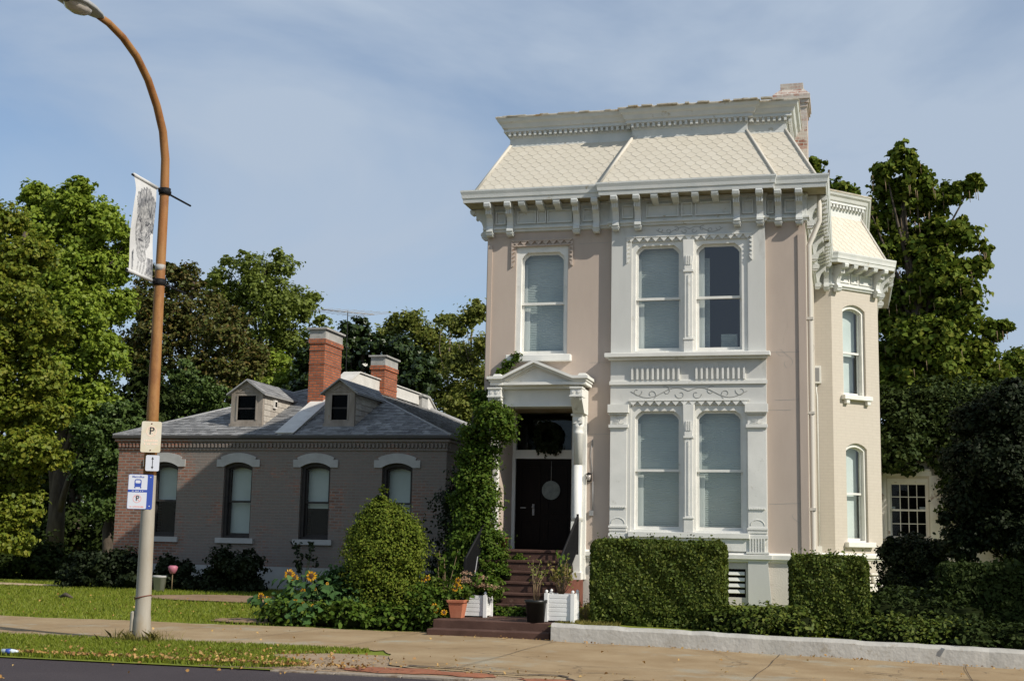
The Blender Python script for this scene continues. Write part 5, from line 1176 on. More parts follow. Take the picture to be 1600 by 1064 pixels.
# ------------------------------------------------------------------ small things about the porch
WR = random.Random(21); rs = np.random.RandomState(7)
def wreath():
    n = 900; a = rs.uniform(0, 2 * np.pi, n); R = .225; r = .075 * np.sqrt(rs.uniform(0, 1, n)); b = rs.uniform(0, 2 * np.pi, n)
    c = np.stack([-5.90 + (R + r * np.cos(b)) * np.cos(a), 25.93 + r * np.sin(b) * .8, 3.66 + (R + r * np.cos(b)) * np.sin(a)], 1)
    c2 = np.stack([-5.85 + rs.normal(size=200) * .11, 25.9 + rs.normal(size=200) * .03, 3.38 + rs.normal(size=200) * .05], 1)
    c = np.vstack([c, c2]); nr = rs.normal(size=c.shape); nr[:, 1] -= 1
    ex = MB(); ex.tube([(-5.90 + .225 * math.cos(t), 25.94, 3.66 + .225 * math.sin(t)) for t in [i * math.pi / 12 for i in range(25)]], .05, 8)
    o = leafmesh('wreath', c, nr, rs.uniform(.05, .09, len(c)), [M['L_yew'], M['core']], rs, extra=ex)
    tag(top(o, (-5.9, 25.95, 3.3)), 'dark round wreath hanging above the front door', 'wreath')
wreath()
mb = MB(); mb.prism([(-5.83 + .19 * math.cos(a), 2.56 + .19 * math.sin(a)) for a in [i * math.pi / 18 for i in range(36)]], 25.985, 26.0); mb.cur = 1; mb.tube([(-5.83, 25.99, 2.75), (-5.83, 26.0, 3.15)], .006, 5)
o = mb.build('door_plaque', [mottled('grey_plaque', (.11, .13, .125), (.20, .22, .21), 9, .6, .1, 30), M['bluegrey']]); tag(top(o, (-5.83, 26.0, 2.37)), 'round pale grey plaque hanging on the dark door', 'plaque')
LT = thing('wall_lantern', (-4.84, 24.98, 2.72), 'small dark lantern on the pink wall beside the porch column', 'lantern')
mb = MB(); mb.box(-4.87, -4.80, 24.96, 24.995, 2.70, 2.84); mb.tube([(-4.835, 24.97, 2.80), (-4.835, 24.86, 2.86)], .01, 6); mb.lathe([(0, 2.87), (.06, 2.84), (.062, 2.83), (.02, 2.83)], -4.835, 24.86, 10); mb.lathe([(.01, 2.69), (.03, 2.70), (.03, 2.71), (.01, 2.72)], -4.835, 24.86, 8); mb.build('bracket', M['blackmetal'], LT)
mb = MB(); mb.lathe([(.028, 2.71), (.045, 2.83)], -4.835, 24.86, 8); mb.build('glass', M['lens'], LT)
mb = MB(); mb.tube([(-4.80, 24.99, 3.5), (-4.83, 24.99, 3.2), (-4.79, 24.99, 2.9), (-4.80, 24.99, 2.84)], .008, 5); mb.tube([(-4.78, 24.99, 2.7), (-4.775, 24.99, 2.14)], .012, 6); mb.box(-4.84, -4.76, 24.95, 24.995, 2.04, 2.14); mb.build('cable', M['bluegrey'], LT)
def planter_box(label, x0, x1, y0, y1, z0, z1):
    p = thing('planter', ((x0 + x1) / 2, (y0 + y1) / 2, z0), label, 'planter')
    mb = MB(); t = .02
    mb.ring([(x0, y0), (x1, y0), (x1, y1), (x0, y1)], [(x0 + t, y0 + t), (x1 - t, y0 + t), (x1 - t, y1 - t), (x0 + t, y1 - t)], z0 + .02, z1, 'xy')
    n = int((z1 - z0) / .065)
    for k in range(1, n): z = z0 + .02 + (z1 - z0 - .02) * k / n; mb.box(x0 + .05, x1 - .05, y0 - .004, y0, z + .004, z + .055); mb.box(x1, x1 + .004, y0 + .05, y1 - .05, z + .004, z + .055)
    mb.build('panel', M['plastic_white'], p)
    for x, y in ((x0, y0), (x1, y0), (x1, y1), (x0, y1)):
        q_ = MB(); q_.box(x - .03, x + .03, y - .03, y + .03, z0, z1 + .012); q_.lathe([(.0, z1 + .07), (.026, z1 + .05), (.03, z1 + .035), (.015, z1 + .012)], x, y, 8); q_.build('corner_post', M['plastic_white'], p)
    mb = MB(); mb.box(x0 + t, x1 - t, y0 + t, y1 - t, z1 - .06, z1 - .04); mb.build('soil', M['soil'], p)
    return p
planter_box('white boarded planter box behind the black tub', -4.81, -4.37, 21.22, 21.60, .245, .69)
planter_box('white boarded planter box behind the terracotta pot', -6.42, -6.02, 21.85, 22.22, .238, .60)
def pot(name, label, cat, x, y, z, r0, r1, h, mat, n=20):
    p = thing(name, (x, y, z), label, cat)
    mb = MB(); mb.lathe([(r0, z), (r0 + (r1 - r0) * .85, z + h * .85), (r1 + .012, z + h * .86), (r1 + .018, z + h), (r1 - .005, z + h), (r1 - .012, z + h * .9), (r0 * .9, z + .05)], x, y, n); mb.build('pot', mat, p)
    mb = MB(); mb.lathe([(.0, z + h * .92), (r1 - .01, z + h * .90)], x, y, n); mb.build('soil', M['soil'], p)
    return p
pot('flower_pot', 'black plastic tub with a straggly plant on the landing', 'pot', -4.95, 21.08, .238, .14, .172, .355, M['plastic_black'])
def square_pot(label, x, y, z, a, b_, h, mat):
    p = thing('flower_pot', (x, y, z), label, 'pot'); mb = MB()
    sq = lambda r, zz: [(x - r, y - r, zz), (x + r, y - r, zz), (x + r, y + r, zz), (x - r, y + r, zz)]
    L_ = [sq(a, z), sq(a + (b_ - a) * .84, z + h * .84), sq(b_ + .01, z + h * .841), sq(b_ + .016, z + h), sq(b_ - .012, z + h), sq(b_ - .02, z + h * .88)]
    mb.add([q_ for r in L_ for q_ in r], [(0, 3, 2, 1)] + [(i * 4 + j, i * 4 + (j + 1) % 4, i * 4 + 4 + (j + 1) % 4, i * 4 + 4 + j) for i in range(5) for j in range(4)]); mb.build('pot', mat, p, bevel=.006)
    mb = MB(); mb.add(sq(b_ - .022, z + h * .89), [(0, 1, 2, 3)]); mb.build('soil', M['soil'], p)
square_pot('terracotta pot with yellow flowers at the landing edge', -6.39, 21.45, .238, .095, .14, .30, M['terracotta'])
pot('flower_pot', 'dark red pot on the top step by the door', 'pot', -6.42, 24.45, 1.372, .08, .11, .22, M['redbrown'])
pot('flower_pot', 'white pot in deep shade under the brick house window', 'pot', -15.62, 28.0, .2, .12, .16, .36, M['lintel'])
mb = MB(); mb.sm = True; mb.lathe([(.0, .60), (.06, .62), (.10, .70), (.115, .77), (.07, .80), (.0, .79)], -15.3, 28.0, 12); o = mb.build('garden_ornament', M['pink']); 
st_ = MB(); st_.tube([(-15.3, 28.0, .2), (-15.3, 28.0, .64)], .012, 5); tag(top(o, (-15.3, 28, .2)), 'pink bulbous ornament on a stick beside the white pot', 'ornament'); st_.build('stick', M['deadstem'], o)
mb = MB(); mb.tube([(-6.43, 22.3, .3), (-6.33, 22.4, 1.25)], .009, 6); o = mb.build('garden_stake', M['bluegrey']); tag(top(o, (-6.4, 22.3, .25)), 'thin pale garden stake leaning beside the steps', 'stake')
mb = MB(); mb.tube([(-10.34, 14.70, .04), (-10.22, 14.735, .04), (-10.18, 14.745, .04), (-10.14, 14.755, .04)], [.03, .03, .022, .011], 10); mb.cur = 1; mb.tube([(-10.29, 14.715, .04), (-10.23, 14.732, .04)], [.0312, .0312], 10)
o = mb.build('plastic_bottle', [plain('clear_plastic', (.55, .62, .68), .15, spec=.6), M['sign_blue']]); tag(top(o, (-10.25, 14.72, 0)), 'discarded plastic bottle lying at the road edge', 'bottle')
# ------------------------------------------------------------------ trees and plants
LB = {}
LB['maple'] = [(-25.19, 37.71, 12.19, 0.92), (-25.98, 37.5, 11.51, 1.05), (-24.29, 37.87, 11.75, 1.02), (-26.48, 37.73, 12.7, 0.66), (-25.0, 37.7, 12.84, 0.58), (-25.12, 37.84, 10.23, 1.37), (-24.09, 38.51, 10.34, 1.01), (-26.74, 38.46, 9.96, 1.27), (-23.59, 38.25, 8.96, 0.78), (-24.55, 37.55, 8.43, 1.35), (-26.3, 38.05, 8.11, 1.15), (-23.62, 37.73, 7.16, 1.0), (-24.85, 37.51, 6.51, 1.24), (-23.63, 37.58, 5.46, 0.88), (-25.73, 37.53, 5.46, 1.36), (-23.26, 38.21, 11.34, 0.4)]
LB['yellow'] = [(-22.43, 30.33, 9.84, 0.84), (-21.53, 30.3, 8.9, 0.83), (-22.96, 30.41, 8.44, 1.13), (-21.16, 29.66, 7.54, 0.92), (-20.43, 29.84, 6.69, 0.72), (-22.0, 30.17, 6.43, 1.1), (-20.79, 30.23, 5.56, 0.81), (-21.64, 30.42, 4.73, 1.0), (-20.24, 30.24, 4.53, 0.53), (-20.39, 29.6, 3.64, 0.81), (-21.7, 30.14, 3.34, 1.09), (-20.15, 30.1, 3.43, 0.5), (-21.11, 30.01, 2.17, 0.81), (-22.52, 29.42, 5.31, 1.49), (-22.68, 29.96, 2.65, 1.11), (-20.97, 29.64, 1.34, 0.72)]
LB['brown'] = [(-30.02, 50.53, 10.74, 1.01), (-30.2, 50.51, 9.04, 1.15), (-28.32, 50.04, 12.59, 0.72), (-25.07, 49.83, 10.51, 0.7), (-24.22, 50.4, 8.94, 0.82), (-29.07, 50.1, 11.77, 1.15), (-27.77, 50.46, 12.37, 1.0), (-27.13, 50.59, 10.97, 1.41), (-28.45, 50.02, 10.06, 1.57), (-25.62, 49.84, 9.7, 1.53), (-27.09, 50.2, 8.67, 1.69), (-24.24, 49.9, 8.32, 1.24), (-28.82, 49.54, 8.33, 1.14), (-25.24, 49.68, 7.22, 1.38), (-23.77, 50.26, 7.28, 0.68), (-27.33, 49.23, 6.65, 1.41)]
LB['cedar'] = [(-23.79, 43.66, 7.27, 0.62), (-24.53, 44.13, 6.61, 0.87), (-23.02, 43.77, 6.56, 0.86), (-23.9, 44.05, 5.75, 1.11), (-24.91, 43.97, 5.63, 0.87), (-22.38, 43.86, 5.85, 0.73), (-23.08, 44.58, 4.96, 0.98), (-24.4, 43.64, 4.65, 0.99)]
LB['cedar2'] = [(-22.42, 36.93, 5.39, 0.64), (-22.67, 36.69, 4.55, 0.86), (-21.8, 37.13, 4.59, 0.84), (-22.04, 36.72, 3.55, 1.06), (-23.14, 36.87, 3.35, 0.75), (-21.41, 37.22, 3.18, 0.73), (-22.45, 36.79, 2.35, 0.96), (-23.68, 37.04, 4.58, 0.54)]
LB['darktree'] = [(-26.66, 41.58, 5.88, 1.2), (-25.02, 40.54, 6.21, 0.95), (-25.91, 40.24, 3.95, 1.44), (-24.68, 40.62, 4.43, 1.18), (-28.19, 41.46, 3.1, 1.46), (-28.93, 41.2, 1.72, 1.48), (-26.43, 40.55, 1.75, 1.44), (-24.79, 40.76, 1.34, 1.18), (-23.55, 40.64, 5.77, 0.93), (-23.8, 40.96, 6.7, 0.82), (-27.8, 40.46, 0.62, 0.98), (-25.47, 41.17, 0.44, 0.71)]
LB['locust'] = [(-25.62, 60.61, 10.38, 1.29), (-31.77, 60.55, 13.14, 1.01), (-29.17, 60.33, 13.7, 1.16), (-27.17, 60.63, 13.37, 1.15), (-30.77, 59.51, 14.26, 0.84), (-29.13, 59.72, 14.91, 1.1), (-27.91, 60.52, 15.04, 0.93), (-30.29, 60.5, 13.09, 1.5), (-27.84, 59.82, 12.91, 1.65), (-26.4, 60.52, 13.0, 0.98), (-28.64, 60.26, 11.03, 1.81), (-26.67, 60.56, 11.04, 1.46), (-30.89, 59.71, 11.65, 1.17), (-25.18, 59.78, 12.03, 0.58), (-27.34, 59.89, 9.33, 1.63), (-29.17, 59.35, 9.29, 1.49), (-30.68, 59.93, 15.34, 0.47)]
LB['midmaple'] = [(-23.35, 50.45, 8.66, 0.82), (-22.41, 49.78, 7.48, 1.08), (-23.28, 49.52, 7.19, 0.82), (-21.83, 49.68, 8.26, 0.59), (-22.57, 49.62, 6.4, 0.95)]
LB['magnolia'] = [(-19.33, 49.25, 9.76, 0.73), (-18.33, 48.87, 9.15, 0.78), (-19.79, 48.77, 8.9, 0.92), (-20.47, 48.49, 8.09, 1.05), (-19.29, 49.68, 8.23, 1.17), (-17.63, 48.92, 8.11, 0.9), (-21.34, 48.68, 7.08, 0.92), (-17.14, 48.59, 8.96, 0.77), (-16.28, 48.52, 7.79, 0.89), (-19.32, 48.48, 6.79, 1.3), (-17.97, 49.25, 6.86, 1.16), (-16.71, 48.68, 7.05, 0.77), (-21.12, 48.64, 8.64, 0.66)]
LB['sparse1'] = [(-20.55, 55.99, 10.55, 0.77), (-18.63, 55.79, 10.78, 0.7), (-17.88, 56.38, 10.27, 0.64), (-19.22, 55.67, 11.22, 0.74), (-20.1, 56.02, 10.85, 0.65), (-18.63, 56.27, 10.56, 0.82), (-19.55, 55.9, 9.63, 0.94), (-18.16, 56.38, 9.38, 0.64), (-18.91, 55.97, 8.17, 1.02), (-19.91, 55.87, 11.42, 0.41)]
LB['sparse3'] = [(-16.07, 53.92, 9.31, 0.73), (-17.52, 53.53, 8.43, 0.84), (-15.86, 53.91, 7.07, 0.97), (-17.12, 53.88, 11.02, 0.39), (-16.93, 54.34, 9.38, 0.73), (-17.17, 54.33, 7.68, 0.84), (-16.34, 54.0, 7.92, 0.7), (-16.43, 53.53, 5.93, 0.83), (-17.41, 53.84, 6.51, 0.56)]
LB['sparse2'] = [(-15.07, 51.82, 10.9, 0.59), (-15.61, 51.79, 10.36, 0.59), (-14.61, 51.78, 9.52, 0.67), (-15.46, 52.38, 8.81, 0.86), (-14.4, 51.66, 7.9, 0.8), (-15.42, 51.5, 6.82, 0.94), (-14.88, 52.55, 6.12, 1.06), (-15.0, 52.02, 11.34, 0.27), (-16.16, 52.19, 10.71, 0.33)]
LB['catalpa'] = [(1.66, 45.87, 7.04, 1.14), (2.5, 46.49, 6.01, 1.02), (3.73, 46.21, 6.19, 1.14), (4.77, 46.36, 6.42, 1.03), (2.14, 46.3, 8.86, 1.03), (2.07, 46.0, 15.04, 0.57), (1.51, 45.75, 14.43, 0.52), (2.46, 45.77, 14.15, 0.66), (1.83, 46.44, 13.44, 0.98), (3.0, 46.34, 13.25, 0.7), (3.75, 46.29, 13.77, 0.56), (4.31, 45.93, 13.88, 0.38), (1.05, 46.1, 12.7, 0.51), (2.65, 46.43, 12.03, 1.21), (3.9, 46.14, 12.14, 0.79), (1.36, 46.35, 11.6, 0.92), (3.22, 46.04, 10.58, 1.15), (4.38, 46.09, 11.0, 0.51), (1.96, 46.26, 9.98, 1.15), (3.79, 45.74, 9.4, 0.92), (4.74, 46.28, 8.92, 0.55), (5.24, 46.15, 9.0, 0.28), (2.71, 45.36, 8.27, 1.26), (1.6, 46.58, 8.02, 1.03), (4.23, 46.57, 7.98, 1.03), (3.35, 46.25, 7.07, 1.25), (2.05, 45.38, 6.55, 1.14), (5.0, 46.31, 7.28, 0.64), (0.85, 45.85, 13.34, 0.33), (4.72, 46.18, 11.67, 0.33)]
LB['behind'] = [(-1.15, 56.09, 17.83, 0.46), (-1.25, 55.73, 17.11, 0.51), (-0.09, 55.84, 16.74, 0.4), (0.38, 56.06, 16.5, 0.34), (-0.69, 56.07, 16.04, 0.85)]
LB['farbush'] = [(6.33, 52.21, 8.37, 0.73), (6.8, 52.47, 7.78, 0.91), (5.9, 51.74, 7.22, 0.78), (6.39, 51.38, 6.46, 1.03)]
LB['tallyew'] = [(2.46, 26.27, 3.94, 0.54), (3.03, 25.66, 4.12, 0.58), (2.2, 26.22, 3.21, 0.49), (2.72, 25.67, 3.17, 0.71), (3.22, 26.29, 2.73, 0.77), (2.23, 26.18, 2.48, 0.54), (2.75, 26.32, 2.01, 0.71), (3.27, 26.04, 1.78, 0.64), (2.04, 26.2, 1.64, 0.45), (1.76, 25.95, 2.08, 0.15)]
LB['yew'] = [(0.9, 27.07, 1.37, 0.34), (1.38, 26.91, 1.36, 0.42), (1.21, 27.14, 1.56, 0.29), (1.64, 27.09, 1.2, 0.27), (0.89, 26.99, 0.81, 0.37), (1.42, 27.01, 0.77, 0.46), (0.81, 26.93, 1.68, 0.12), (1.17, 26.78, 0.46, 0.4)]
LB['ivy'] = [(1.28, 35.76, 5.15, 0.53), (2.25, 35.69, 5.39, 0.57), (3.23, 36.01, 5.33, 0.71), (4.15, 35.8, 5.14, 0.8), (1.74, 35.43, 4.61, 0.62), (1.19, 35.6, 4.8, 0.62), (1.94, 35.93, 5.16, 0.71), (2.72, 35.72, 4.97, 0.79), (1.24, 35.31, 4.1, 0.67), (2.08, 36.0, 4.24, 0.74), (2.88, 36.01, 4.16, 0.79), (1.11, 35.48, 5.29, 0.44), (2.74, 35.73, 3.14, 0.49), (2.8, 35.64, 2.49, 0.44), (3.69, 36.01, 5.0, 0.88), (3.6, 35.5, 3.8, 0.88), (1.56, 35.61, 3.66, 0.28), (1.05, 35.7, 3.66, 0.25), (2.37, 35.86, 3.68, 0.28)]
LB['shrubA'] = [(-14.26, 28.52, 0.87, 0.38), (-13.68, 28.51, 0.81, 0.41), (-14.52, 28.76, 0.41, 0.41), (-14.1, 28.92, 0.34, 0.47), (-13.58, 28.7, 0.36, 0.31), (-14.81, 28.68, 0.33, 0.29)]
LB['shrubB'] = [(-15.89, 28.82, 0.75, 0.29), (-15.48, 28.81, 0.61, 0.32), (-15.82, 28.53, 0.38, 0.32), (-15.56, 28.83, 0.23, 0.29), (-15.1, 28.61, 0.32, 0.26)]
LB['shrubC'] = [(-17.56, 28.4, 0.71, 0.43), (-17.04, 28.66, 0.8, 0.39), (-18.11, 28.46, 0.47, 0.4), (-17.35, 28.66, 0.33, 0.46), (-16.59, 28.38, 0.43, 0.29), (-16.57, 28.6, 0.81, 0.23)]
LB['shrubD'] = [(-23.23, 32.61, 0.78, 0.99), (-22.03, 32.67, 0.63, 0.78), (-21.41, 33.0, 0.46, 0.54), (-24.18, 32.84, 0.22, 0.81)]
def lobe_leaves(lobes, n, size, rs, shell=(.62, 1.06), flat=.85, up=.55, clump=.28, per=14, sub=0, core_r=.82):
    """leaves in small clumps scattered through the outer part of each lobe"""
    if sub:
        nl = []
        for x, y, z, r in lobes:
            nl.append((x, y, z, r * core_r))
            for k in range(sub):
                d = rs.normal(size=3); d[2] = d[2] * .8 + .15; d /= np.linalg.norm(d); q = r * rs.uniform(.5, .85); nl.append((x + d[0] * q, y + d[1] * q, z + d[2] * q, r * rs.uniform(.26, .46)))
        lobes = nl
    w = np.array([l[3] ** 2 for l in lobes]); w /= w.sum(); L = np.array(lobes)
    nc = max(1, n // per); idx = rs.choice(len(lobes), nc, p=w)
    d = rs.normal(size=(nc, 3)); d[:, 2] += .25; d /= np.linalg.norm(d, axis=1, keepdims=True)
    r = rs.uniform(shell[0], shell[1], (nc, 1)) * (1 + .16 * rs.normal(size=(nc, 1)))
    cc = L[idx, :3] + d * r * L[idx, 3:4] * np.array([1, 1, flat])
    k = np.repeat(np.arange(nc), per); m = len(k); R = L[idx, 3][k]
    q = rs.normal(size=(m, 3)) * np.array([1, 1, .55]); c = cc[k] + q * (clump * np.minimum(R, .9) * .55)[:, None]
    nr = d[k] * .8 + rs.normal(size=(m, 3)) * .55; nr[:, 2] += up
    s = size * rs.uniform(.6, 1.3, m)
    return c, nr, s
def limbs(mb, base, top_, r0, targets, rnd, n=6):
    base, top_ = Vector(base), Vector(top_)
    tr = [base.lerp(top_, t) + Vector((rnd.uniform(-1, 1), rnd.uniform(-1, 1), 0)) * r0 * .8 * (0 if t == 0 else 1) for t in fr(0, 1, 7)]
    tr[0].z -= .3
    mb.tube([tuple(p) for p in tr], [r0 * (1.25 if i == 0 else 1 - .11 * i) for i in range(8)], 10)
    for t in targets:
        t = Vector(t); h = (t.z - base.z) / max(top_.z - base.z, .1) - .28; h = min(max(h, .12), .92)
        i = min(int(h * 7), 6); a = tr[i].lerp(tr[i + 1], h * 7 - i); mid = a.lerp(t, .5) + Vector((rnd.uniform(-.3, .3), rnd.uniform(-.3, .3), rnd.uniform(.0, .5)))
        r = r0 * (1 - .8 * h) * .5
        mb.tube([tuple(a), tuple(a.lerp(mid, .5)), tuple(mid), tuple(mid.lerp(t, .6)), tuple(t)], [r, r * .8, r * .55, r * .35, r * .12], n)
def tree(name, label, key, n, size, mat, seed, base=None, r0=.22, group=None, bark='bark', trunk_top=None, **kw):
    lobes = LB[key]; rs = np.random.RandomState(seed); rnd = random.Random(seed)
    cx = sum(l[0] * l[3] for l in lobes) / sum(l[3] for l in lobes); cy = sum(l[1] * l[3] for l in lobes) / sum(l[3] for l in lobes)
    b = base or (cx, cy, .2); zt = max(l[2] for l in lobes)
    t = thing(name, b, label, 'tree', group)
    c, nr, s = lobe_leaves(lobes, n, size, rs, **kw)
    leafmesh('crown', c, nr, s, M[mat], rs, parent=t)
    mb = MB(); limbs(mb, b, trunk_top or (cx, cy, zt - .3), r0, [(l[0], l[1], l[2] - l[3] * .2) for l in lobes], rnd)
    mb.build('trunk', M[bark], t)
    return t
tree('maple_tree', 'bright green maple rising behind the street lamp banner', 'maple', 75000, .155, 'L_maple', 1, r0=.3, sub=7)
tree('maple_tree', 'yellowing maple with drooping branches at the photo edge', 'yellow', 80000, .125, 'L_yellow', 2, base=(-23.5, 30.5, .2), r0=.28, flat=.75, sub=7)
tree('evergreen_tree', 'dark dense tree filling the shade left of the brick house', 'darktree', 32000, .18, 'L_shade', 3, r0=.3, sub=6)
tree('autumn_tree', 'browning round crowned tree beyond the left dormer', 'brown', 46000, .155, 'L_brown', 4, r0=.28, sub=7)
tree('cedar_tree', 'green cedar just above the left end of the brick house roof', 'cedar', 24000, .14, 'L_cedar', 5, r0=.22, flat=.6, up=.1, sub=8)
tree('cedar_tree', 'shaded cedar against the left wall of the brick house', 'cedar2', 24000, .12, 'L_cedar', 6, r0=.2, flat=.6, up=.1, sub=8)
tree('locust_tree', 'tall loose locust tree, highest one left of the tall chimney', 'locust', 34000, .18, 'L_locust', 7, r0=.3, clump=.4, sub=8)
tree('young_maple', 'small light green tree between the left dormer and tall chimney', 'midmaple', 11000, .16, 'L_maple', 8, r0=.15, sub=6)
tree('magnolia_tree', 'dark glossy magnolia directly behind the brick chimneys', 'magnolia', 24000, .21, 'L_dark', 9, r0=.25, sub=7)
tree('thin_tree', 'thin olive tree behind the shorter brick chimney', 'sparse1', 11000, .17, 'L_sparse', 10, r0=.13, bark='bark_pale', clump=.6, sub=6, shell=(.3, 1.1))
tree('thin_tree', 'low sparse tree between the thin olive trees', 'sparse3', 10000, .17, 'L_sparse', 11, r0=.12, bark='bark_pale', clump=.6, sub=6, shell=(.3, 1.1))
tree('thin_tree', 'tall wispy tree touching the left edge of the tall house', 'sparse2', 16000, .155, 'L_sparse', 12, r0=.13, bark='bark_pale', clump=.6, sub=6, shell=(.3, 1.1))
def catalpa():
    lobes = LB['catalpa']; rs = np.random.RandomState(13); rnd = random.Random(13)
    t = thing('catalpa_tree', (2.9, 46, .2), 'tall large leaved catalpa with hanging pods beside the bay roof', 'tree')
    c, nr, s = lobe_leaves(lobes, 46000, .20, rs, clump=.42, per=9, sub=8, core_r=.76)
    v = leaf_arrays(c, nr, s, rs, aspect=.8, fold=.22, droop=.7); mesh_from_arrays('crown', v, 6, M['L_catalpa'], t)
    mb = MB(); limbs(mb, (2.9, 46, .2), (2.0, 46, 14.6), .36, [l[:3] for l in lobes], rnd); mb.build('trunk', M['bark'], t)
    pod = MB()
    for k in range(90):
        l = rnd.choice(lobes); x, y, z = l[0] + rnd.uniform(-1, 1) * l[3], l[1] - l[3] * .8, l[2] - l[3] * rnd.uniform(.2, .9); pod.tube([(x, y, z), (x + .02, y, z - rnd.uniform(.25, .45))], .012, 3)
    o = pod.build('pods', M['deadstem'], t); o['kind'] = 'stuff'
catalpa()
tree('ailanthus_tree', 'feathery tree top just showing above the bay roof', 'behind', 3200, .24, 'L_catalpa', 14, r0=.2, clump=.6, sub=5)
tree('distant_tree', 'rounded green tree at the right edge beyond the catalpa', 'farbush', 11000, .18, 'L_catalpa', 15, r0=.2)
def shrub(name, label, key, n, size, mat, seed, cat='shrub', core=True, base=None, **kw):
    lobes = LB[key]; rs = np.random.RandomState(seed)
    c, nr, s = lobe_leaves(lobes, n, size, rs, **kw)
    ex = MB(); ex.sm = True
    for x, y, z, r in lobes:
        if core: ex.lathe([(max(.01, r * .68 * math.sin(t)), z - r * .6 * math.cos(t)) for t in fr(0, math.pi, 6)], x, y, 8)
    o = leafmesh(name, c, nr, s, [M[mat], M['core']], rs, extra=ex)
    cx = sum(l[0] for l in lobes) / len(lobes); cy = sum(l[1] for l in lobes) / len(lobes)
    return tag(top(o, base or (cx, cy, .2)), label, cat)
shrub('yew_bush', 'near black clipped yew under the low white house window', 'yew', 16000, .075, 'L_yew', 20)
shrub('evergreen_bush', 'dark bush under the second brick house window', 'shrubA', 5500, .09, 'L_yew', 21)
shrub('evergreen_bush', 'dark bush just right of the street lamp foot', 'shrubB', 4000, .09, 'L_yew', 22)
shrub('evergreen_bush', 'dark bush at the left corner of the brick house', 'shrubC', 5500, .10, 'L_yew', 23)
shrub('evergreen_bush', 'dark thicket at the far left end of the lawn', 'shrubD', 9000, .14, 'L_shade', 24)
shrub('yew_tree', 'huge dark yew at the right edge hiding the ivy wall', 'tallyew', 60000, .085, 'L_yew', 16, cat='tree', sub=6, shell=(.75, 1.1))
LB['ivy'] += [(4.2 + .55 * (k % 5), 35.75, .9 + .85 * (k // 5), .62) for k in range(25)]
shrub('ivy', 'dense ivy covering the low white house around its window', 'ivy', 56000, .12, 'L_ivy', 25, cat='ivy', core=False)
LB['gap'] = [(-8.35, 28.2, .8, .7), (-8.2, 28.0, 1.6, .65), (-8.4, 28.3, 2.3, .6), (-8.1, 28.4, 3.0, .5), (-8.75, 28.0, .5, .5), (-7.8, 28.2, 1.0, .6), (-7.8, 28.4, 2.0, .55), (-7.75, 28.5, 2.8, .5)]  # added bush, its near black leaves stand in for shade between the houses
shrub('evergreen_bush', 'made up near black bush standing in for the shade between the two houses', 'gap', 12000, .08, 'L_yew', 27)
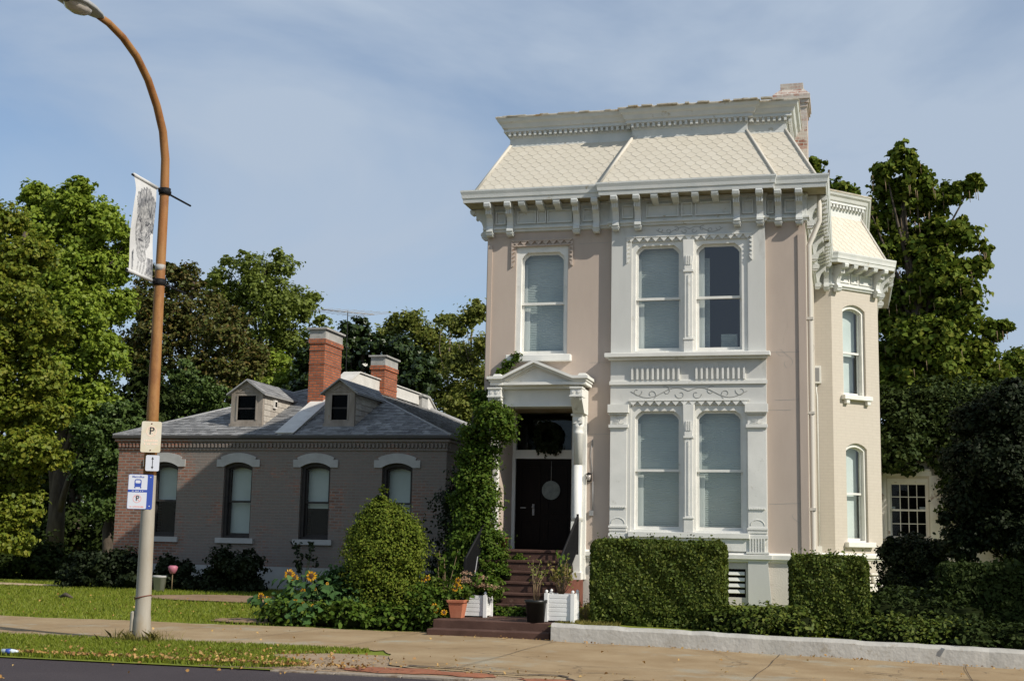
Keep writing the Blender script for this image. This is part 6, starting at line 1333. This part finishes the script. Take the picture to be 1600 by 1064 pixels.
# ---- clipped hedges
def hedge(name, label, x0, x1, y0, y1, z0, z1, n, size, mat, seed, zj=.03, cat='hedge'):
    rs = np.random.RandomState(seed); F = []
    dx, dy, dz = x1 - x0, y1 - y0, z1 - z0
    areas = [('f', dx * dz), ('b', dx * dz * .5), ('t', dx * dy * 1.2), ('l', dy * dz), ('r', dy * dz)]; tot = sum(a for _, a in areas)
    C_, Nn = [], []
    for k, a in areas:
        m = int(n * a / tot); u, v = rs.uniform(0, 1, m), rs.uniform(0, 1, m); e = rs.normal(size=m) * zj - .02
        bulge = .07 * np.sin(u * 9 + seed) * np.sin(v * 5 + seed * 2) + .05 * np.sin(u * 21 + v * 13 + seed)
        e = e + bulge * .6
        rd = .10
        if k in 'fb':
            s = -1 if k == 'f' else 1; p = np.stack([x0 + u * dx, (y0 if s < 0 else y1) + s * e, z0 + v * dz], 1); nn = np.tile([0, s, .25], (m, 1))
        elif k == 't': p = np.stack([x0 + u * dx, y0 + v * dy, z1 + e + .03 * np.sin(u * dx * 3.1 + seed)], 1); nn = np.tile([0, -.1, 1], (m, 1))
        else:
            s = -1 if k == 'l' else 1; p = np.stack([(x0 if s < 0 else x1) + s * e, y0 + u * dy, z0 + v * dz], 1); nn = np.tile([s, 0, .25], (m, 1))
        # round off the edges of the block
        for ax, lo, hi in ((0, x0, x1), (1, y0, y1), (2, -99, z1)):
            pass
        C_.append(p); Nn.append(nn)
    c = np.vstack(C_); nr = np.vstack(Nn) + rs.normal(size=(len(c), 3)) * .6
    ctr = np.array([(x0 + x1) / 2, (y0 + y1) / 2, (z0 + z1) / 2]); hs = np.array([dx / 2, dy / 2, dz / 2])
    r = .14; q = np.abs(c - ctr) - (hs - r); q[:, 2] = np.where(c[:, 2] > ctr[2], q[:, 2], -1)
    qp = np.maximum(q, 0); d = np.linalg.norm(qp, axis=1); over = np.maximum(d - r - .03, 0)
    with np.errstate(invalid='ignore', divide='ignore'): c = c - np.sign(c - ctr) * qp * np.where(d > 0, over / d, 0)[:, None]
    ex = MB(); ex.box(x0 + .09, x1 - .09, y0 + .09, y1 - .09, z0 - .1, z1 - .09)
    # fill between core and skin
    m = n // 3; p = np.stack([rs.uniform(x0 + .03, x1 - .03, m), rs.uniform(y0 + .02, y0 + .12, m), rs.uniform(z0, z1 - .03, m)], 1)
    c = np.vstack([c, p]); nr = np.vstack([nr, rs.normal(size=(m, 3)) + [0, -.6, .2]])
    k = (c[:, 2] > z0 + .22) | (rs.uniform(size=len(c)) < .45); c, nr = c[k], nr[k]
    ns = 60                                    # stray shoots above the clipped faces
    sx, sy = rs.uniform(x0, x1, ns), rs.uniform(y0, y0 + .5 * dy, ns); hh = rs.uniform(.03, .14, ns)
    for q_ in (.3, .6, 1.0):
        c = np.vstack([c, np.stack([sx + rs.normal(size=ns) * .012, sy + rs.normal(size=ns) * .012, z1 + hh * q_], 1)]); nr = np.vstack([nr, rs.normal(size=(ns, 3)) + [0, -.6, .4]])
    for k_ in range(26): x = rs.uniform(x0 + .1, x1 - .1); ex.tube([(x, y0 + .1, z0 - .05), (x + rs.uniform(-.1, .1), y0 + .04, z0 + .45)], .012, 4)
    o = leafmesh(name, c, nr, size * np.exp(rs.normal(size=len(c)) * .35), [M[mat], M['core']], rs, extra=ex, aspect=.6)
    return tag(top(o, ((x0 + x1) / 2, (y0 + y1) / 2, z0)), label, cat)
hedge('hedge', 'largest square clipped hedge in front of the white double windows', -4.13, -1.985, 21.48, 22.4, .2, 1.56, 52000, .043, 'L_hedge', 31)
hedge('hedge', 'small square clipped hedge in front of the house corner', -.90, .275, 21.4, 22.2, .2, 1.37, 28000, .043, 'L_hedge', 32)
hedge('hedge', 'shaded box hedge under the dark yew at the right', 1.45, 4.6, 22.4, 23.6, .2, 1.28, 26000, .06, 'L_shade', 33, zj=.06)
def ground_cover(name, label, pts, n, size, mat, seed, hgt=.3):
    """low spreading plant: pts = [(x, y, z, r)]"""
    rs = np.random.RandomState(seed); c, nr, s = lobe_leaves(pts, n, size, rs, shell=(.5, 1.05), flat=hgt, up=.9, clump=.35, per=8)
    ex = MB(); ex.sm = True
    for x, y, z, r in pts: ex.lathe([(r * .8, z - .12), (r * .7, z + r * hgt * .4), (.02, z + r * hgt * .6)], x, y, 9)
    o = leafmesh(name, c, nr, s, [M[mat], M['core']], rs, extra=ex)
    return tag(top(o, (pts[0][0], pts[0][1], .1)), label, 'ground cover')
rq = random.Random(6)
ground_cover('low_shrub', 'low dark green spreading plant between the two clipped hedges', [(-1.9 + k * .22, 21.15 + rq.uniform(-.1, .25), .32, rq.uniform(.3, .38)) for k in range(6)], 6000, .07, 'L_hedge', 41, .8)
ground_cover('low_shrub', 'low spreading plant right of the small clipped hedge', [(.3 + k * .25, 21.05 + rq.uniform(-.1, .25), .24, rq.uniform(.28, .36)) for k in range(6)], 6000, .07, 'L_hedge', 42, .8)
ground_cover('low_shrub', 'low dark plant before the shaded box hedge', [(1.75 + k * .35, 21.2 + rq.uniform(-.1, .25), .2, rq.uniform(.34, .42)) for k in range(9)], 7000, .08, 'L_shade', 43, .8)
ground_cover('creeping_plant', 'green creeper spilling over the left side of the upper steps', [(-6.35, 22.75 + .0, .30, .2), (-6.1, 22.6, .27, .2), (-5.85, 22.6, .27, .17), (-5.6, 22.62, .26, .15), (-6.4, 23.05, .5, .2), (-6.2, 23.1, .55, .17), (-6.35, 23.4, .75, .18), (-6.4, 23.7, .95, .2), (-6.15, 23.75, .95, .14), (-6.3, 24.1, 1.15, .16), (-6.0, 24.15, 1.18, .12), (-6.55, 22.5, .3, .22)], 5200, .065, 'L_vine', 44, .7)
ground_cover('low_shrub', 'dark low planting between the small clipped hedge and the dark yew', [(.55 + (k % 5) * .3, 22.1 + (k // 5) * .7, .45, .42) for k in range(20)], 9000, .085, 'L_shade', 47, .9)
# mound of vine beside the sunflowers
LB['mound'] = [(-8.14, 22.6, 0.6, 0.612), (-8.435, 22.6, 0.55, 0.405), (-7.812, 22.6, 0.55, 0.405), (-8.14, 22.6, 1.1, 0.666), (-8.411, 22.6, 1.3, 0.432), (-7.861, 22.6, 1.3, 0.45), (-8.14, 22.6, 1.6, 0.54), (-8.353, 22.6, 1.7, 0.342), (-7.91, 22.6, 1.66, 0.36), (-8.222, 22.55, 1.93, 0.306), (-8.55, 22.6, 0.95, 0.27), (-7.714, 22.6, 0.95, 0.288), (-8.222, 22.5, 2.24, 0.1), (-8.173, 22.5, 2.4, 0.08), (-7.697, 22.5, 1.66, 0.1), (-8.271, 22.5, 2.12, 0.14), (-7.98, 22.6, 1.86, 0.3), (-8.36, 22.6, 1.86, 0.28), (-8.16, 22.6, 2.0, 0.26), (-8.5, 22.6, 1.55, 0.33), (-7.74, 22.6, 1.5, 0.36)]
shrub('vine_mound', 'tall rounded shrub smothered in yellow green vine before the brick house', 'mound', 44000, .047, 'L_mound', 51, shell=(.84, 1.04), clump=.16, per=6)
# climbing vine on the porch
LB['vine'] = [(-7.0, 24.45, 3.55, .30), (-6.85, 24.4, 3.1, .34), (-7.0, 24.4, 2.7, .34), (-6.8, 24.35, 2.3, .34), (-6.95, 24.35, 1.9, .36), (-6.75, 24.3, 1.5, .38), (-6.6, 24.25, 1.15, .34), (-7.05, 24.3, 1.4, .38), (-6.45, 24.1, 3.80, .30), (-6.35, 24.1, 3.55, .24), (-6.62, 24.2, 3.95, .26), (-6.95, 24.25, .9, .42), (-6.62, 24.2, .8, .36), (-6.85, 24.5, 4.05, .24), (-6.80, 24.6, 4.35, .12), (-6.78, 24.75, 4.65, .10), (-6.62, 24.8, 4.82, .10), (-6.48, 24.85, 4.98, .11), (-6.33, 24.85, 5.12, .11), (-7.2, 24.6, 3.1, .25), (-7.25, 24.6, 2.3, .28), (-6.52, 24.2, 3.25, .10), (-7.05, 24.7, 4.3, .16)]
vn = shrub('climbing_vine', 'thick green creeper climbing the left side of the porch', 'vine', 30000, .064, 'L_vine', 52, cat='vine', shell=(.6, 1.1), clump=.32, per=7, base=(-6.9, 24.4, .3))
st = MB()
for x, r in ((-6.95, .035), (-6.8, .025), (-7.1, .03)): st.tube([(x, 24.4, .1), (x + .05, 24.42, 1.5), (x - .05, 24.45, 2.8), (x + .03, 24.5, 4.0)], r, 6)
st.build('stem', M['bark'], vn)
# sunflowers
def flower_head(mb_p, mb_d, c, nrm, r, rnd, n=14):
    c = Vector(c); nrm = Vector(nrm).normalized(); u = nrm.orthogonal().normalized(); v = nrm.cross(u)
    for k in range(n):
        a = 2 * math.pi * k / n + rnd.uniform(-.15, .15); d = u * math.cos(a) + v * math.sin(a); w = nrm.cross(d)
        l = r * rnd.uniform(.85, 1.1); p0 = c + d * r * .35; p1 = c + d * r * .7 + w * r * .16 + nrm * r * .1; p2 = c + d * l + nrm * r * rnd.uniform(-.1, .12); p3 = c + d * r * .7 - w * r * .16 + nrm * r * .1
        mb_p.add([tuple(p0), tuple(p1), tuple(p2), tuple(p3)], [(0, 1, 2, 3)])
    P = [tuple(c + nrm * r * .14)] + [tuple(c + (u * math.cos(2 * math.pi * k / 10) + v * math.sin(2 * math.pi * k / 10)) * r * .42 + nrm * r * .06) for k in range(10)]
    mb_d.add(P, [(0, 1 + k, 1 + (k + 1) % 10) for k in range(10)])
    mb_d.tube([tuple(c - nrm * r * .1), tuple(c + nrm * r * .06)], r * .40, 10)
rsun = random.Random(9)
def sunflower(label, x, y, hz, heads, seed, spread=.38):
    t = thing('sunflower', (x, y, .02), label, 'sunflower', 'sunflowers by the sidewalk'); rs = np.random.RandomState(seed)
    stm = MB(); C_ = []; Nn = []; S_ = []
    for hx, hy, hz_, r in heads:
        a, b = Vector((x, y, 0)), Vector((hx, hy + .05, hz_ - .03)); md = a.lerp(b, .55) + Vector((0, .03, .06))
        stm.tube([tuple(a), tuple(md), tuple(b), (hx, hy + .02, hz_)], [.016, .012, .009, .008], 6)
        for k in range(30):
            f = rs.uniform(.05, .9); p = np.array(a.lerp(md, f * 2) if f < .5 else md.lerp(b, f * 2 - 1)); dd = rs.normal(size=3); dd[2] = abs(dd[2]) * .3; dd[1] -= .5
            dd /= np.linalg.norm(dd); C_.append(p + dd * rs.uniform(.06, spread)); Nn.append(dd * .5 + [0, -.3, .9]); S_.append(rs.uniform(.10, .22))
    stm.build('stem', M['stem'], t)
    v = leaf_arrays(np.array(C_), np.array(Nn) + rs.normal(size=(len(C_), 3)) * .3, np.array(S_), rs, aspect=.75, fold=.2, droop=.3); mesh_from_arrays('leaves', v, 6, M['L_sun'], t)
    for hx, hy, hz_, r in heads:
        a, b = MB(), MB(); flower_head(a, b, (hx, hy - .02, hz_), (rsun.uniform(-.2, .5), -1, rsun.uniform(.0, .4)), r, rsun)
        f = a.build('flower', M['petal'], t); b.build('disc', M['disc'], f)
sunflower('sunflower with two heads together at its top', -9.62, 22.1, .9, [(-9.70, 22, .865, .10), (-9.62, 22.02, .80, .095)], 61)
sunflower('sunflower with one large head nearest the vine mound', -9.3, 22.1, .9, [(-9.28, 22, .84, .105)], 62)
sunflower('short sunflower with two small heads leaning over the lawn', -9.95, 22.05, .5, [(-10.21, 21.95, .46, .075), (-10.07, 21.95, .40, .085)], 63)
sunflower('low sunflower with two small dull heads in the clump', -9.5, 21.9, .6, [(-9.36, 21.85, .57, .065), (-9.47, 21.8, .38, .075)], 64)
sunflower('leafy sunflower of buds at the right of the clump', -9.05, 22.0, .6, [(-8.95, 21.95, .72, .03), (-9.15, 21.9, .62, .03)], 65)
sunflower('leafy sunflower closest to the sidewalk edge', -9.25, 21.55, .4, [(-9.2, 21.5, .40, .03), (-9.45, 21.45, .33, .03), (-9.0, 21.45, .36, .03)], 66, .3)
ground_cover('garden_plants', 'leafy garden plants between the sunflowers and the lower steps', [(-9.7 + k * .27, 21.65 + rq.uniform(-.12, .25), .16, rq.uniform(.26, .36)) for k in range(12)], 6500, .10, 'L_vine', 45, .8)
ground_cover('garden_plants', 'tall leafy plants with feathery tops left of the vine mound', [(-8.95, 22.4, .5, .35), (-8.7, 22.3, .4, .35), (-9.1, 22.5, .7, .28), (-8.85, 22.5, .85, .2)], 2600, .10, 'L_sun', 46, .9)
def flower_clump(label, spots, leaves, nleaf, lm, seed, r=.06, name='flowering_plant'):
    t = thing(name, (leaves[0][0], leaves[0][1], leaves[0][2] - .3), label, 'flowers'); rs = np.random.RandomState(seed); rnd = random.Random(seed)
    c, nr, s = lobe_leaves(leaves, nleaf, .075, rs, shell=(.2, 1.05), per=6, clump=.5); leafmesh('leaves', c, nr, s, M[lm], rs, parent=t)
    for p in spots:
        a, b = MB(), MB(); flower_head(a, b, p, (rnd.uniform(-.3, .5), -1, rnd.uniform(.1, .6)), r, rnd, 10); f = a.build('flower', M['petal'], t); b.build('disc', M['disc'], f)
    return t
flower_clump('yellow flowers rising from the terracotta pot', [(-6.40, 21.4, .78, ), (-6.37, 21.38, .86), (-6.42, 21.38, .72), (-6.35, 21.4, .74)], [(-6.39, 21.5, .66, .17), (-6.5, 21.5, .60, .15), (-6.28, 21.5, .62, .14)], 420, 'L_vine', 71)
flower_clump('yellow flowers low beside the lower steps', [(-6.72, 21.3, .36), (-6.58, 21.3, .33), (-6.75, 21.3, .42), (-7.05, 21.6, .85), (-6.98, 21.6, .88)], [(-6.85, 21.5, .35, .25), (-7.05, 21.7, .62, .28), (-6.8, 21.7, .6, .25), (-7.1, 21.6, .3, .25)], 1500, 'L_vine', 72)
def sedum():
    t = thing('sedum_plant', (-6.1, 22.05, .56), 'dusty pink flowered sedum growing in the white planter by the terracotta pot', 'flowers'); rs = np.random.RandomState(73)
    c, nr, s = lobe_leaves([(-6.3, 22.05, .72, .22), (-6.1, 22.0, .74, .24), (-5.95, 22.05, .68, .2)], 900, .08, rs, shell=(.3, 1.05), per=6); leafmesh('leaves', c, nr, s, M['L_vine'], rs, parent=t)
    for k in range(13):
        x, z = -6.45 + rs.uniform(0, .68), .86 + rs.uniform(-.12, .14); c = np.stack([x + rs.normal(size=70) * .045, 21.9 + rs.normal(size=70) * .05, z + rs.normal(size=70) * .02], 1)
        leafmesh('flower_head', c, rs.normal(size=(70, 3)) + [0, -.3, 1], rs.uniform(.02, .034, 70), M['L_sedum'], rs, parent=t)
sedum()
def straggly(label, x, y, z, h, n, seed, lm='L_vine', leaf=.06, r=.2, dry=True):
    t = thing('pot_plant', (x, y, z), label, 'plant'); rs = np.random.RandomState(seed); rnd = random.Random(seed); mb = MB(); C_ = []
    for k in range(n):
        ex_, ey = x + rnd.uniform(-r, r), y + rnd.uniform(-r * .6, r * .6); hh = h * rnd.uniform(.5, 1); m_ = ((x + ex_) / 2 + rnd.uniform(-.06, .06), (y + ey) / 2, z + hh * .55)
        mb.tube([(x + rnd.uniform(-.04, .04), y, z), m_, (ex_, ey, z + hh)], [.008, .006, .003], 5)
        for q_ in range(9): f = rnd.uniform(.3, 1.0); C_.append((m_[0] + (ex_ - m_[0]) * f + rnd.gauss(0, .04), m_[1] + (ey - m_[1]) * f + rnd.gauss(0, .04), m_[2] + (z + hh - m_[2]) * f + rnd.gauss(0, .04)))
    mb.build('stem', M['deadstem' if dry else 'stem'], t); C_ = np.array(C_)
    leafmesh('leaves', C_, rs.normal(size=C_.shape) + [0, -.4, .6], leaf * rs.uniform(.6, 1.3, len(C_)), M[lm], rs, parent=t)
straggly('sparse dry plant in the black tub', -4.95, 21.08, .56, .75, 8, 81, 'L_sparse', .05, .2)
straggly('weedy grasses sprouting from the white planter behind the black tub', -4.6, 21.4, .66, .55, 16, 82, 'L_weed', .06, .22)
straggly('tall leggy plant beside the iron railing', -4.85, 22.4, .3, 1.25, 7, 83, 'L_vine', .09, .2)
straggly('tall pale stemmed plant left of the steps under the creeper', -6.95, 22.6, .2, 1.2, 8, 84, 'L_vine', .11, .25)
straggly('dark tall weeds against the brick house corner', -9.7, 29.3, .2, 2.0, 9, 85, 'L_yew', .12, .4, False)
straggly('dark upright weeds below the third brick house window', -12.6, 29.4, .2, 1.3, 9, 86, 'L_yew', .12, .5, False)
straggly('small weeds growing beside the low wall end', -4.2, 21.75, .22, .35, 16, 87, 'L_weed', .05, .3)
# weeds round the lamp foot
rs = np.random.RandomState(90)
def blades(name, x, y, z, h, w, rs, mat, lean=.4):
    n = len(x); a = rs.uniform(0, 2 * np.pi, n); l = rs.normal(size=(n, 2)) * lean * h[:, None]
    b = np.stack([np.cos(a), np.sin(a), np.zeros(n)], 1) * w[:, None]; p = np.stack([x, y, z], 1); t = p + np.stack([l[:, 0], l[:, 1], h], 1)
    m_ = p + np.stack([l[:, 0] * .3, l[:, 1] * .3, h * .6], 1)
    v = np.stack([p - b, p + b, m_ + b * .7, t, m_ - b * .7], 1).reshape(-1, 3)
    return mesh_from_arrays(name, v, 5, M[mat])
n = 420; th = rs.uniform(0, 2 * np.pi, n); rr_ = np.abs(rs.normal(size=n)) * .13 + .1
o = blades('weed_tuft', -9.9 + rr_ * np.cos(th) * 1.5, 17.3 + rr_ * np.sin(th) * .7, np.full(n, -.01), rs.uniform(.05, .20, n), np.full(n, .005), rs, 'L_weed', .5); tag(top(o, (-9.9, 17.3, 0)), 'tuft of dry weeds round the lamp foot', 'weeds')
def grass_area(n, xr, yr, keep, h, name, seed, mat='L_grass', w=.008):
    rs = np.random.RandomState(seed); x = rs.uniform(*xr, n); y = rs.uniform(*yr, n); k = keep(x, y); x, y = x[k], y[k]
    z = np.array([lawn_z(a, b) for a, b in zip(x, y)]); o = blades(name, x, y, z, h * rs.uniform(.5, 1.3, len(x)), np.full(len(x), w), rs, mat)
    return kind(o, 'stuff')
inpath = lambda x, y: ((x + 21.5) / 4.2) ** 2 + ((y - 28.6) / .42) ** 2 < .9
indirt = lambda x, y: (((x + 12.9) / 2.2) ** 2 + ((y - 26.4) / .9) ** 2 < .8) | (((x + 10.2) / 1.0) ** 2 + ((y - 22.0) / .55) ** 2 < .8)
o = grass_area(70000, (-25, -9), (21.25, 30.5), lambda x, y: ~inpath(x, y) & ~indirt(x, y) & ((x < -9.6) | (y > 23.2)), .055, 'lawn_grass', 101)
o = grass_area(42000, (-13.5, -5.9), (14.66, 17.5), lambda x, y: (x < -6.9 + .5 * np.sin(y * 3)) , .055, 'verge_grass', 102)
rs = np.random.RandomState(103); n = 4000; x = rs.uniform(-4.6, -3.6, n); y = rs.uniform(20.8, 24.6, n)
o = kind(blades('garden_grass', x, y, np.array([bed_z(a, b) for a, b in zip(x, y)]), .06 * rs.uniform(.5, 1.5, n), np.full(n, .007), rs, 'L_weed'), 'stuff')
# fallen leaves along the verge
rs = np.random.RandomState(110)
x = np.concatenate([rs.uniform(-13, -5.5, 700), rs.normal(-7.3, 1.1, 260), rs.uniform(-12, 3, 120), rs.uniform(-20, -10, 130)]); y = np.concatenate([14.72 + np.abs(rs.normal(size=700)) * .12, rs.normal(15.6, .5, 260), rs.uniform(12, 20.4, 120), rs.uniform(21.5, 26, 130)])
k = y > 11; x, y = x[k], y[k]
z = np.array([(slope(a) + .03 if b < 21.2 else lawn_z(a, b) + .05) if b > 14.6 else slope(a) - .022 for a, b in zip(x, y)])
c = np.stack([x, y, z + rs.uniform(0, .03, len(x))], 1); nr = rs.normal(size=c.shape) * .5 + [0, 0, 1]
o = leafmesh('fallen_leaves', c, nr, rs.uniform(.025, .06, len(c)), M['L_dry'], rs, fold=.3, aspect=.75); kind(o, 'stuff')
n = 260; x = rs.uniform(-6.4, 3, n); y = np.where(rs.uniform(size=n) < .6, 20.42 - np.abs(rs.normal(size=n)) * .08 , rs.uniform(14.8, 16, n))
c = np.stack([x, y, np.array([slope(a) for a in x]) + .02], 1)
o = leafmesh('litter', c, rs.normal(size=c.shape) * .4 + [0, 0, 1], rs.uniform(.02, .06, n), M['L_dry'], rs); kind(o, 'stuff')
mb = MB(); mb.tube([(-16.5, 25.3, .13), (-16.3, 25.25, .2), (-16.1, 25.2, .14)], [.02, .05, .02], 6); o = mb.build('dead_branch', M['bark']); tag(top(o, (-16.3, 25.25, .1)), 'small brown scrap of bark lying on the lawn', 'bark')
# a tree just past the right edge of the view, whose shade falls over the yews and the end of the low wall
LB['shade'] = [(9.0, 20.6, 4.2, 1.7), (10.4, 21.4, 4.6, 1.8), (8.4, 21.8, 3.6, 1.4), (9.6, 20.2, 5.6, 1.4), (11.2, 20.8, 3.8, 1.5), (8.6, 20.2, 3.2, 1.2), (10.0, 22.6, 5.2, 1.6), (9.2, 23.6, 4.4, 1.6), (11.0, 24.2, 5.0, 1.8)]
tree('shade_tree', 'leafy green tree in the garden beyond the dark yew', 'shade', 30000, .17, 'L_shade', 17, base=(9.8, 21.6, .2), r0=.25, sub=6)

# far woods closing the view under the crowns
rs = np.random.RandomState(120)
wl = [(x, 72 + 8 * math.sin(x * .7), z, 3.2) for x in range(-62, -8, 3) for z in (1.5, 4.5)] + [(x, 66 + 5 * math.sin(x), z, 3.0) for x in range(2, 26, 3) for z in (1.5, 4.5)]
c, nr, s_ = lobe_leaves(wl, 60000, .42, rs, shell=(.5, 1.1), sub=4); o = leafmesh('woods', c, nr, s_, M['L_shade'], rs); kind(o, 'stuff')
